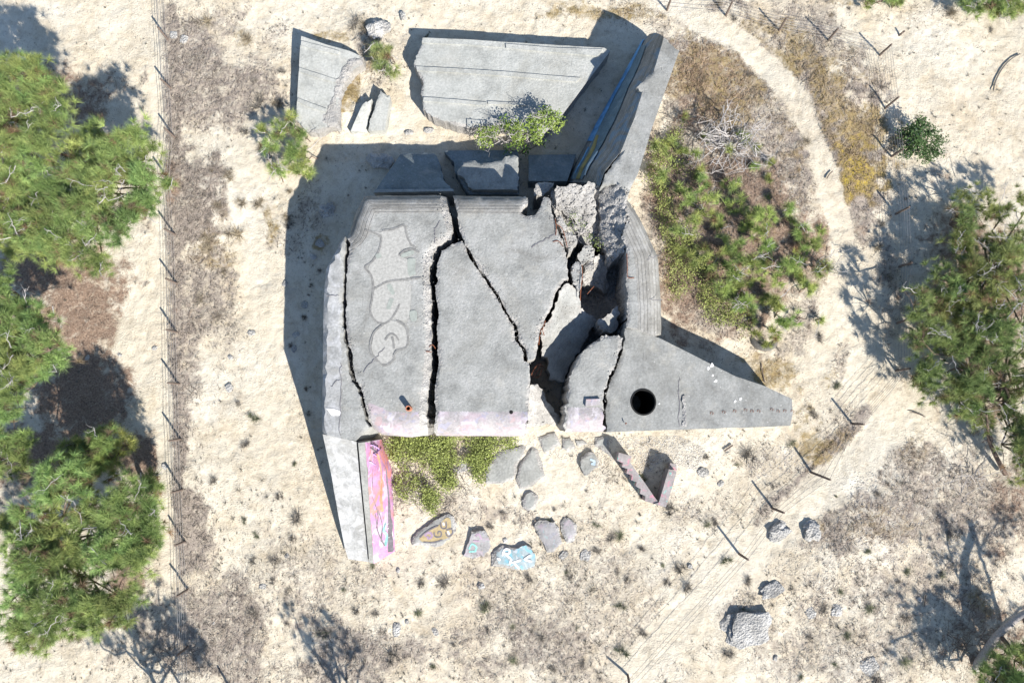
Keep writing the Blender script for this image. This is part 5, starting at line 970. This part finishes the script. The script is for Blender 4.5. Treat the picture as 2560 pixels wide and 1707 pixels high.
def leaf_cloud(cen, nleaf, size, c0, c1, flat=0.5):
    n = len(cen); p = np.repeat(np.asarray(cen, float), nleaf, 0) + RNG.normal(0, .13, (n * nleaf, 3)); m = len(p)
    up = RNG.normal(0, flat, (m, 3)) + np.array([0, 0, 1.0]); up /= np.linalg.norm(up, axis=1, keepdims=True); a = np.cross(up, RNG.normal(0, 1, (m, 3))); a /= np.linalg.norm(a, axis=1, keepdims=True); b = np.cross(up, a)
    s_ = size * RNG.uniform(.6, 1.25, (m, 1)); V = np.stack([p - a * s_, p + b * s_ * .55, p + a * s_, p - b * s_ * .55], 1).reshape(-1, 3)
    i = np.arange(m)[:, None] * 4; T = np.concatenate([i + np.array([[0, 1, 2]]) * 1, i + np.array([[0, 2, 3]])], 1).reshape(-1, 3)
    f = np.clip(np.repeat(RNG.uniform(0, 1, n), nleaf)[:, None] * .7 + RNG.uniform(0, .4, (m, 1)), 0, 1); k = (np.array(c0) * (1 - f) + np.array(c1) * f) * RNG.uniform(.75, 1.2, (m, 1))
    return V, T, np.repeat(k, 4, 0)
def leafy(label, base, blobs, c0, c1, size=.05, nl=26, dens=28, twig=None, name='shrub', flat=.5):
    b = on_ground(*base); e = empty(name, b); tag(e, label, 'shrub'); st_ = MB(); cs = []
    for x, y, z, r in blobs:
        p = W(x, y, z); branch_into(st_, b + Vector((random.uniform(-.1, .1), random.uniform(-.1, .1), 0)), p, .03, .012, .25, 4, r, 4)
        n = max(3, int(dens * r * r)); rr = np.sqrt(RNG.uniform(0, 1, n)) * r; th = RNG.uniform(0, 6.283, n); cs.append(np.c_[p.x + np.cos(th) * rr, p.y + np.sin(th) * rr, p.z + r * .5 * np.sqrt(np.maximum(0, 1 - (rr / r) ** 2)) - r * .3 * RNG.uniform(0, 1, n)])
    if twig:
        for k in range(twig):
            x, y, z, r = random.choice(blobs); p = W(x, y, z + r * .3); t = random.uniform(0, 6.28); branch_into(st_, p, p + Vector((math.cos(t) * .6, math.sin(t) * .6, random.uniform(.1, .5))), .014, .007, .35, 4, .35, 4)
    st_.build('stems', M['deadwood'] if twig else M['bark'], e); V, T, C = leaf_cloud(np.concatenate(cs), nl, size, c0, c1, flat); tri_obj('leaves', V, T, M['leaves'], C, e); return e
leafy('bright green leafy shrub with bare twigs growing over the fallen slab', (1195, 330), [(1100, 315, 1.3, .3), (1130, 300, 1.3, .3), (1160, 285, 1.4, .3), (1190, 300, 1.6, .4), (1225, 290, 1.7, .4), (1250, 275, 1.8, .42), (1265, 265, 1.8, .4), (1275, 280, 1.6, .35), (1235, 310, 1.5, .35), (1195, 325, 1.2, .3), (1120, 330, 1.0, .25)], (.08, .15, .02), (.30, .38, .09), .06, 34, 60, 26)
leafy('dark green round shrub on the white sand by the right fence', (2120, 330), [(2080, 310, .7, .3), (2095, 300, .9, .32), (2120, 292, 1.0, .3), (2108, 318, 1.0, .35), (2138, 308, .9, .32), (2158, 322, .7, .28), (2118, 342, .8, .36), (2146, 346, .7, .3), (2088, 340, .6, .28), (2075, 352, .5, .22), (2110, 278, .8, .2), (2130, 358, .6, .25)], (.03, .07, .022), (.09, .15, .05), .055, 40, 90)
leafy('low green plant growing in the broken east corner', (1320, 515), [(1315, 505, 3.0, .3), (1330, 520, 2.9, .28), (1305, 520, 3.1, .2), (1375, 565, 2.8, .2), (1350, 545, 2.9, .15)], (.10, .15, .04), (.24, .30, .10), .04, 20, 40, 6)
leafy('small green sprig in the shade below the leafy shrub', (1205, 350), [(1200, 345, .9, .25), (1245, 325, .8, .3), (1170, 345, .9, .2)], (.03, .08, .02), (.10, .18, .03), .05, 20, 36)

def scatter_poly(poly, n, T=D):
    pl = np.array(poly, float); mn, mx = pl.min(0), pl.max(0); q = RNG.uniform(mn, mx, (n * 4, 2)); q = q[inside(pl, q)][:n]
    w = np.array([tuple(W(a, b, 0, T)) for a, b in q]); w[:, 2] = gz(w[:, 0], w[:, 1]); return w
ivy = scatter_poly([(600, 110), (1900, 130), (1850, 200), (1690, 260), (1590, 420), (1560, 560), (1500, 470), (1440, 330), (1260, 380), (1320, 520), (1290, 720), (1220, 830), (1130, 840), (1060, 730), (880, 720), (770, 600), (745, 330), (650, 190)], 2200, T7)
kk = fbm(ivy[:, 0], ivy[:, 1], .8, 201, 3); ivy = ivy[kk + RNG.normal(0, .12, len(kk)) > 0.02]; ivy[:, 2] += RNG.uniform(.03, .12, len(ivy)) + .32 * np.clip(fbm(ivy[:, 0], ivy[:, 1], .5, 205, 2) + .3, 0, 1)
V, T, C = leaf_cloud(ivy, 14, .045, (.12, .15, .05), (.42, .48, .14), .55); o = tri_obj('ivy', V, T, M['leaves'], C); tag(o, 'yellow green creeping ivy below the pink bunker front', 'ivy', kind='stuff')
ivy2 = scatter_poly([(1480, 440), (1500, 330), (1560, 300), (1580, 430), (1600, 540), (1640, 600), (1660, 680), (1720, 740), (1700, 780), (1640, 745), (1540, 690), (1525, 580)], 1300); kk = fbm(ivy2[:, 0], ivy2[:, 1], .7, 221, 3); ivy2 = ivy2[kk > -.05]; ivy2[:, 2] += RNG.uniform(.05, .4, len(ivy2))
V, T, C = leaf_cloud(ivy2, 12, .045, (.14, .16, .055), (.40, .45, .14), .6); o = tri_obj('bramble', V, T, M['leaves'], C); tag(o, 'tangled green bramble along the curved east wall', 'bramble', kind='stuff')

# dry stems running through the creeper
def stems():
    q = scatter_poly([(600, 130), (1900, 130), (1690, 260), (1560, 560), (1320, 620), (1220, 830), (1060, 800), (800, 720), (745, 330)], 420, T7); m_ = MB()
    for p_ in q:
        a = Vector(p_) + Vector((0, 0, .04)); t = random.uniform(0, 6.28); L = random.uniform(.2, .7); m_.tube([a, a + Vector((math.cos(t) * L * .5, math.sin(t) * L * .5, random.uniform(.05, .2))), a + Vector((math.cos(t + .4) * L, math.sin(t + .4) * L, random.uniform(.0, .15)))], [.012, .01, .005], 3, False)
    tag(m_.build('dry_stems', M['wood']), 'brown trailing stems woven through the creeper', 'stems', kind='stuff')
stems()
# crumbled concrete along the cracks, pale gravel by the stair
def pebbles(name, cen, size, mat, parent=None, seed=5):
    rg = np.random.default_rng(seed); n = len(cen); base = np.array([[1, 0, -.3], [-.5, .87, -.3], [-.5, -.87, -.3], [.1, 0, .32]]); T0 = np.array([[0, 1, 3], [1, 2, 3], [2, 0, 3], [0, 2, 1]])
    s_ = size * rg.uniform(.4, 1.5, (n, 1, 1)); th = rg.uniform(0, 6.283, n); R2 = np.stack([np.stack([np.cos(th), -np.sin(th), 0 * th], -1), np.stack([np.sin(th), np.cos(th), 0 * th], -1), np.stack([0 * th, 0 * th, 1 + 0 * th], -1)], 1)
    V = np.einsum('nij,kj->nki', R2, base) * rg.uniform(.6, 1.3, (n, 4, 1)) * s_ + np.asarray(cen)[:, None]; T = (np.arange(n)[:, None, None] * 4 + T0).reshape(-1, 3)
    o = tri_obj(name, V.reshape(-1, 3), T, mat, None, parent); o['kind'] = 'stuff'; return o
def crumbs():
    lines_ = [(c(T3, [(1740, 330), (1780, 520), (1795, 640), (1640, 790), (1585, 950), (1585, 1260), (1595, 1560)]), 'R1', -.14), (c(T3, [(1900, 730), (2020, 950), (2215, 1240)]) + c(T6, [(240, 20), (318, 120), (340, 260), (400, 330), (428, 450)]), 'R2b', .05), (c(T4, [(640, 360), (665, 440), (700, 560), (745, 680), (780, 790), (800, 860)]), 'R2b', -.15), (c(T5, [(830, 260), (880, 520), (905, 640), (960, 690), (1010, 930)]), 'R1', .1),
              (c(T6, [(1150, 950), (1155, 740), (1180, 655), (1255, 480), (1300, 350)]), 'R3', 0.0), (c(T6, [(600, 60), (545, 190), (530, 340)]), 'R2b', -.1)]
    out = []
    for ln, key, off in lines_:
        w = [on_plane(p_[0], p_[1], SURF[key], 2.0, 0) for p_ in ln]
        for i in range(len(w) - 1):
            L = (w[i + 1] - w[i]).length
            for k in range(int(L * 26)):
                q = w[i].lerp(w[i + 1], random.random()); out.append((q.x + random.gauss(off, .14), q.y + random.gauss(0, .14), q.z + .02))
    pebbles('crumbled_concrete', np.array(out), .03, M['broken'], bunker)
    g1 = scatter_poly([(1415, 1005), (1560, 1000), (1620, 1030), (1600, 1080), (1520, 1060), (1480, 1090), (1440, 1060)], 2200); g2 = scatter_poly([(1200, 1010), (1420, 1000), (1440, 1050), (1380, 1075), (1260, 1050)], 700); g3 = scatter_poly([(1690, 1030), (1820, 1020), (1850, 1080), (1740, 1100)], 700); g4 = scatter_poly([(1960, 1080), (2230, 1100), (2260, 1280), (2050, 1300), (1900, 1230)], 3200)
    o = pebbles('gravel', np.concatenate([g1, g2, g3, g4]) + np.array([0, 0, .015]), .03, M['gravel'], None, 9); tag(o, 'pale crushed gravel by the stair and the lower right scrub', 'gravel')
crumbs()
# ground litter: twigs, needles and specks that nobody could count
def litter():
    n = 420000; X = RNG.uniform(-32, 32, n); Y = RNG.uniform(-14, 24, n); li, mo, sc, pa = masks(X, Y)
    dens = np.clip(0.05 + .05 * sm(2, -6, Y) + .75 * sc + .45 * li + .30 * mo - .5 * pa, 0, 1) * (0.35 + 1.1 * np.clip(fbm(X, Y, .7, 301, 3) + .35, 0, 1)); keep = RNG.uniform(0, 1, n) < dens
    X, Y, li, sc, mo = X[keep], Y[keep], li[keep], sc[keep], mo[keep]; m = len(X); Z = gz(X, Y) + RNG.uniform(.01, .10, m)
    th = RNG.normal(.75, .9, m); L = RNG.uniform(.05, .17, m) * (.7 + 1.6 * sc); w = RNG.uniform(.008, .020, m); tl = RNG.normal(0, .25, m)
    dx, dy = np.cos(th) * L / 2, np.sin(th) * L / 2
    V = np.stack([np.c_[X - dx - np.sin(th) * w, Y - dy + np.cos(th) * w, Z], np.c_[X - dx + np.sin(th) * w, Y - dy - np.cos(th) * w, Z], np.c_[X + dx, Y + dy, Z + np.abs(tl) * L]], 1).reshape(-1, 3)
    f = RNG.uniform(0, 1, (m, 1)); k = np.array((.09, .072, .06)) * (1 - f) + np.array((.42, .36, .30)) * f; k = k * (1 - .35 * li[:, None] * np.array((.2, .6, .8))); k = k * (1 - .4 * np.clip(mo, 0, 1)[:, None] * np.array((0, .3, .8)))
    o = tri_obj('ground_litter', V, np.arange(m * 3).reshape(-1, 3), M['dry'], np.repeat(k, 3, 0)); tag(o, 'dry twigs and stalks strewn over the sand', 'litter', kind='stuff')
    # low scrub: small dry rosettes
    n = 20000; X = RNG.uniform(-32, 32, n); Y = RNG.uniform(-14, 24, n); li, mo, sc, pa = masks(X, Y); south = sm(2, -6, Y)
    dens = np.clip(.085 + .55 * sc + .15 * li + .2 * south - .6 * pa, 0, 1) * np.clip(2.4 * fbm(X, Y, 1.3, 331, 3) + .55, .04, 1.5); keep = RNG.uniform(0, 1, n) < dens; X, Y = X[keep], Y[keep]; m = len(X)
    cen = np.c_[X, Y, gz(X, Y)]; nr = RNG.normal(0, .2, (m, 3)) + np.array([0, 0, 1.0]); L = RNG.uniform(.05, .15, m) + .26 * RNG.uniform(0, 1, m) ** 3 * (.45 + .55 * sm(2, -6, Y))
    V, T, C = blades(cen, nr, 18, L, .014, (.085, .08, .065), (.25, .23, .19), 1.35); o = tri_obj('low_scrub', V, T, M['dry'], C); tag(o, 'tiny dry grey green plants dotting the sand', 'scrub', kind='stuff')
litter()

def drop_rubble():
    bpy.context.view_layer.update(); dg = bpy.context.evaluated_depsgraph_get(); out = []
    for poly, n in (([(640, 240), (1360, 300), (1360, 1200), (1100, 1300), (830, 1150), (760, 800), (660, 500)], 1500), ([(420, 1300), (620, 1400), (780, 1250), (1250, 1650), (1100, 1900), (820, 2100), (760, 2430), (430, 2480), (440, 1900)], 700)):
        pl = np.array(poly, float); q = RNG.uniform(pl.min(0), pl.max(0), (n * 3, 2)); q = q[inside(pl, q)][:n]
        for a, b in q:
            w = P(1200 + a * K, 400 + b * K, 3.0); hit, loc, nor, _, ob, _ = scene.ray_cast(dg, Vector((w.x, w.y, 9.0)), Vector((0, 0, -1)))
            if hit and loc.z < 3.85 and nor.z > .45: out.append((loc.x, loc.y, loc.z + .015))
    out = np.array(out); k = len(out) // 6; pebbles('crumbled_concrete', out[k:], .03, M['broken'], bunker, 21); pebbles('crumbled_concrete', out[:k] + np.array([0, 0, .02]), .085, M['broken'], bunker, 22)
drop_rubble()
# individual grass tufts
def tuft_mesh(i, r, nb, c0, c1, w=.012, droop=.25):
    cen = np.array([[0, 0, 0.0]] * 3) + RNG.normal(0, r * .22, (3, 3)) * np.array([1, 1, 0]); V, T, C = blades(cen, np.array([[.1, .1, 1.0]] * 3), nb, r, w, c0, c1, 1.25, droop)
    o = tri_obj('grass_tuft', V, T, M['dry'], C); me = o.data; bpy.data.objects.remove(o); return me
DRY = [tuft_mesh(i, .5, 60, (.13, .11, .085), (.42, .35, .24), .013) for i in range(3)]
GREY = [tuft_mesh(i, .3, 46, (.10, .092, .08), (.30, .27, .23), .013, .1) for i in range(3)]
GRN = [tuft_mesh(i, .28, 46, (.10, .11, .07), (.26, .27, .17), .013, .1) for i in range(3)]
LM = [(480, 250, 'the upper left fence scrub'), (470, 560, 'the scrub west of the bunker'), (450, 1150, 'the lower left fence scrub'), (760, 180, 'the ribbed slab farthest north west'), (1180, 180, 'the long fallen slab'), (860, 75, 'the rounded northern rock'),
      (850, 1180, 'the pink wing wall'), (1000, 1215, 'the sprayed-face slab'), (1180, 1280, 'the cyan slab'), (1275, 1225, 'the wedge shaped slab'), (1215, 1155, 'the small plain slab'), (1510, 1110, 'the zigzag stair'), (1715, 1440, 'the largest pale rock'), (1785, 1220, 'the speckled rocks at the fence'), (1800, 1010, 'the tip of the pointed wing'),
      (1760, 770, 'the old tyre'), (1965, 390, 'the yellow moss patch'), (1680, 340, 'the bleached dead shrub'), (2120, 320, 'the dark round shrub'), (2250, 700, 'the dark right edge pine'), (2240, 1480, 'the bare leaning pine'), (700, 700, 'the west wall shadow'), (230, 1250, 'the large lower left pine'), (1500, 90, 'the north east wall end'), (910, 1445, 'the pale split stone'), (620, 1345, 'the dark lower left stone'), (1450, 1390, 'the open southern sand'), (1100, 1480, 'the bottom edge scrub')]
def tuft(dx, dy, kind, s_, label, group):
    dx += random.uniform(-30, 30); dy += random.uniform(-24, 24); s_ *= random.choice((.5, .7, .9, 1.0, 1.3))
    lm = min(LM, key=lambda q: (q[0] - dx) ** 2 + (q[1] - dy) ** 2); vx, vy = dx - lm[0], dy - lm[1]; dist = math.hypot(vx, vy)
    rel = ('right of' if vx > 0 else 'left of') if abs(vx) > 1.8 * abs(vy) else (('below' if vy > 0 else 'above') if abs(vy) > 1.8 * abs(vx) else ('below and ' if vy > 0 else 'above and ') + ('right of' if vx > 0 else 'left of'))
    look = {'d': 'straw coloured tuft', 'k': 'dark dry tuft', 'g': 'grey green tuft'}[kind]; size = 'big ' if s_ > 1.1 else ('tiny ' if s_ < .75 else 'small ')
    label = size + look + ' ' + ('just ' if dist < 45 else ('farther ' if dist > 110 else '')) + rel + ' ' + lm[2]; group = {'d': 'straw coloured grass tufts', 'k': 'dark dry tufts on the sand', 'g': 'grey green tufts on the sand'}[kind]
    p = on_ground(dx, dy); me = random.choice({'d': DRY, 'k': GREY, 'g': GRN}[kind]); o = bpy.data.objects.new('grass_tuft', me); COL.objects.link(o); o.location = p; o.rotation_euler = (random.uniform(-.15, .15), random.uniform(-.15, .15), random.uniform(0, 6.28)); o.scale = (s_, s_, s_ * random.uniform(.6, .9)); tag(o, label, 'grass', group)
BIG = [(505, 55, 'd', 1.2), (540, 70, 'd', .9), (480, 390, 'd', 1.0), (520, 400, 'd', .9), (490, 500, 'd', 1.1), (520, 540, 'd', 1.2), (500, 570, 'd', 1.2), (470, 590, 'd', .9), (520, 610, 'd', 1.0), (490, 690, 'd', 1.1), (530, 740, 'd', .8), (610, 450, 'd', 1.1), (650, 440, 'd', 1.2), (630, 500, 'd', .9), (545, 470, 'd', .8),
       (690, 95, 'd', .8), (740, 95, 'd', .7), (660, 220, 'd', .9), (700, 305, 'd', .9), (790, 320, 'd', .8), (840, 45, 'd', 1.1), (815, 40, 'k', 1.6), (850, 60, 'k', 1.4), (560, 260, 'k', 1.4), (590, 200, 'k', 1.5), (550, 300, 'k', 1.3), (600, 240, 'k', 1.4), (1010, 105, 'g', .7), (640, 180, 'k', 1.2)]
for x, y, k, s_ in BIG: tuft(x, y, k, s_, {'d': 'arching straw coloured grass tuft among the scrub left of the bunker', 'k': 'dark grey brown twiggy tuft north west of the bunker', 'g': 'small green tuft at the edge of the long fallen slab'}[k], 'tufts north west of the bunker')
MIDS = [(600, 1235), (700, 1250), (640, 1280), (880, 1290), (620, 1330), (690, 1370), (760, 1350), (585, 1390), (660, 1420), (720, 1440), (790, 1420), (860, 1400), (940, 1400), (980, 1350), (1040, 1330), (1090, 1400), (1150, 1370), (1210, 1340), (1180, 1430), (1240, 1460), (1290, 1390), (1330, 1450), (1300, 1340), (1390, 1330), (1420, 1390),
        (1380, 1280), (1430, 1260), (1500, 1290), (1520, 1340), (1480, 1430), (1400, 1480), (1350, 1510), (1280, 1520), (1200, 1500), (1120, 1470), (1050, 1490), (990, 1510), (930, 1500), (1450, 1200), (1400, 1230), (1500, 1240), (1540, 1290), (1360, 1200), (1290, 1180), (1340, 1150), (1240, 1210), (1180, 1180), (1140, 1200), (1680, 1270), (1700, 1320),
        (1620, 1220), (1650, 1200), (1560, 1160), (1500, 1130), (1460, 1110), (1590, 1330), (1460, 1350), (1330, 1300), (1560, 1060), (1620, 1050), (1700, 1090), (1760, 1110), (1720, 1040), (880, 1250), (820, 1310), (560, 1290), (540, 1200), (520, 1120), (560, 1040), (600, 980), (640, 1120), (690, 1180), (700, 1060), (560, 920)]
for i, (x, y) in enumerate(MIDS): tuft(x, y, 'k' if i % 3 else 'g', random.uniform(.8, 1.5), 'small dark dry tuft dotting the open sand south of the bunker', 'small tufts on the southern sand')
RGT = [(2010, 1280), (2060, 1330), (2090, 1300), (1950, 1370), (1900, 1350), (1870, 1380), (2000, 1400), (2080, 1400), (2150, 1330), (2160, 1210), (2200, 1250), (1990, 1440), (1920, 1450), (1860, 1470), (1940, 1510), (2050, 1470), (2100, 1500), (2010, 1540), (1830, 1540), (1980, 1130), (1910, 1120), (1860, 1060), (1820, 1000), (1870, 960), (1900, 900), (2020, 1090), (1690, 1385), (1720, 1400), (1740, 1480), (1700, 1490)]
for i, (x, y) in enumerate(RGT): tuft(x, y, 'k' if i % 2 else 'g', random.uniform(.8, 1.5), 'dry grey green tuft in the scrub at the lower right', 'tufts in the lower right scrub')
UPR = [(1640, 10), (1700, 30), (1760, 50), (1860, 90), (1950, 110), (2010, 200), (2000, 300), (1960, 240), (1840, 330), (1790, 400), (1760, 430), (1840, 430), (1600, 200), (1560, 230), (1640, 240), (1700, 150), (1880, 20), (1940, 20), (2080, 480), (2040, 520), (2030, 560), (2070, 620), (2010, 660), (2060, 840), (1980, 560), (2260, 60), (2180, 40), (1810, 700), (1840, 760), (1900, 780), (1520, 300), (1550, 640), (1570, 680)]
for i, (x, y) in enumerate(UPR): tuft(x, y, 'k' if i % 2 else 'd', random.uniform(.6, 1.2), 'dry tuft in the scrub beside the pale track, upper right', 'tufts beside the pale track')
SHD = [(690, 520), (700, 640), (680, 700), (720, 740), (690, 810), (710, 880), (730, 960), (760, 1050), (700, 580), (745, 640)]
for x, y in SHD: tuft(x, y, 'k', random.uniform(.5, .9), 'small dark tuft in the shade of the west wall', 'tufts in the west wall shade')

# ------------------------------------------------------------------ loose things
p = on_ground(1907, 842, S)
def tyre():
    m_ = MB(); R0, r0 = .62, .17
    for i in range(36):
        a = i * math.pi / 18
        for k in range(10):
            t = k * math.pi / 5; rr = R0 + r0 * math.cos(t) * (1.06 if (i % 2 and abs(k) < 3) else 1); m_.v.append(Vector((rr * math.cos(a), rr * math.sin(a), r0 * .95 * math.sin(t))))
    for i in range(36):
        for k in range(10): m_.f.append((i * 10 + k, ((i + 1) % 36) * 10 + k, ((i + 1) % 36) * 10 + (k + 1) % 10, i * 10 + (k + 1) % 10))
    o = m_.build('tyre', M['rubber'], None, 50); o.location = p + Vector((0, 0, -.17)); o.rotation_euler = (-.34, .08, 0); tag(o, 'half buried old tyre at the edge of the brush by the wing', 'tyre')
tyre()
def stick(label, T, pts, r=.02, z=.05, name='stick', mat=None):
    w = [W(a, b, 0, T) for a, b in pts]; w = [Vector((q.x, q.y, gz1(q.x, q.y) + z + r)) for q in w]; o = MB().tube(spline(w, 4), r, 5).build(name, mat or M['wood']); tag(o, label, 'stick')
stick('long curved dark hose lying on the white sand at the right edge', (1920, 0, K), [(2055, 840), (2075, 760), (2130, 650), (2210, 560), (2300, 505)], .035, .03, 'hose', M['rubber'])
stick('short dark stick on the sand right of the zigzag stair', T8, [(1505, 465), (1540, 440), (1580, 412)], .045)
stick('thin forked stick on the pale track', (1560, 100, K), [(1840, 1290), (1865, 1250), (1895, 1220)], .03)
stick('reddish twig on the sand near the right pine', (1920, 800, K), [(1295, 838), (1360, 855), (1440, 888)], .025)
stick('short upright looking stick on the lower right sand', (1920, 1280, K), [(1430, 750), (1425, 800), (1418, 855)], .03)
stick('thin stick beside the tip of the pointed wing', T9, [(515, 30), (525, 100), (548, 205)], .025)
stick('pale stick lying on pine litter at the left', (0, 400, K), [(488, 1345), (494, 1380), (500, 1415)], .03, .03, 'stick', M['deadwood'])
stick('short dark stick at the bottom right edge', (1920, 1280, K), [(990, 1525), (980, 1550), (975, 1580)], .04)
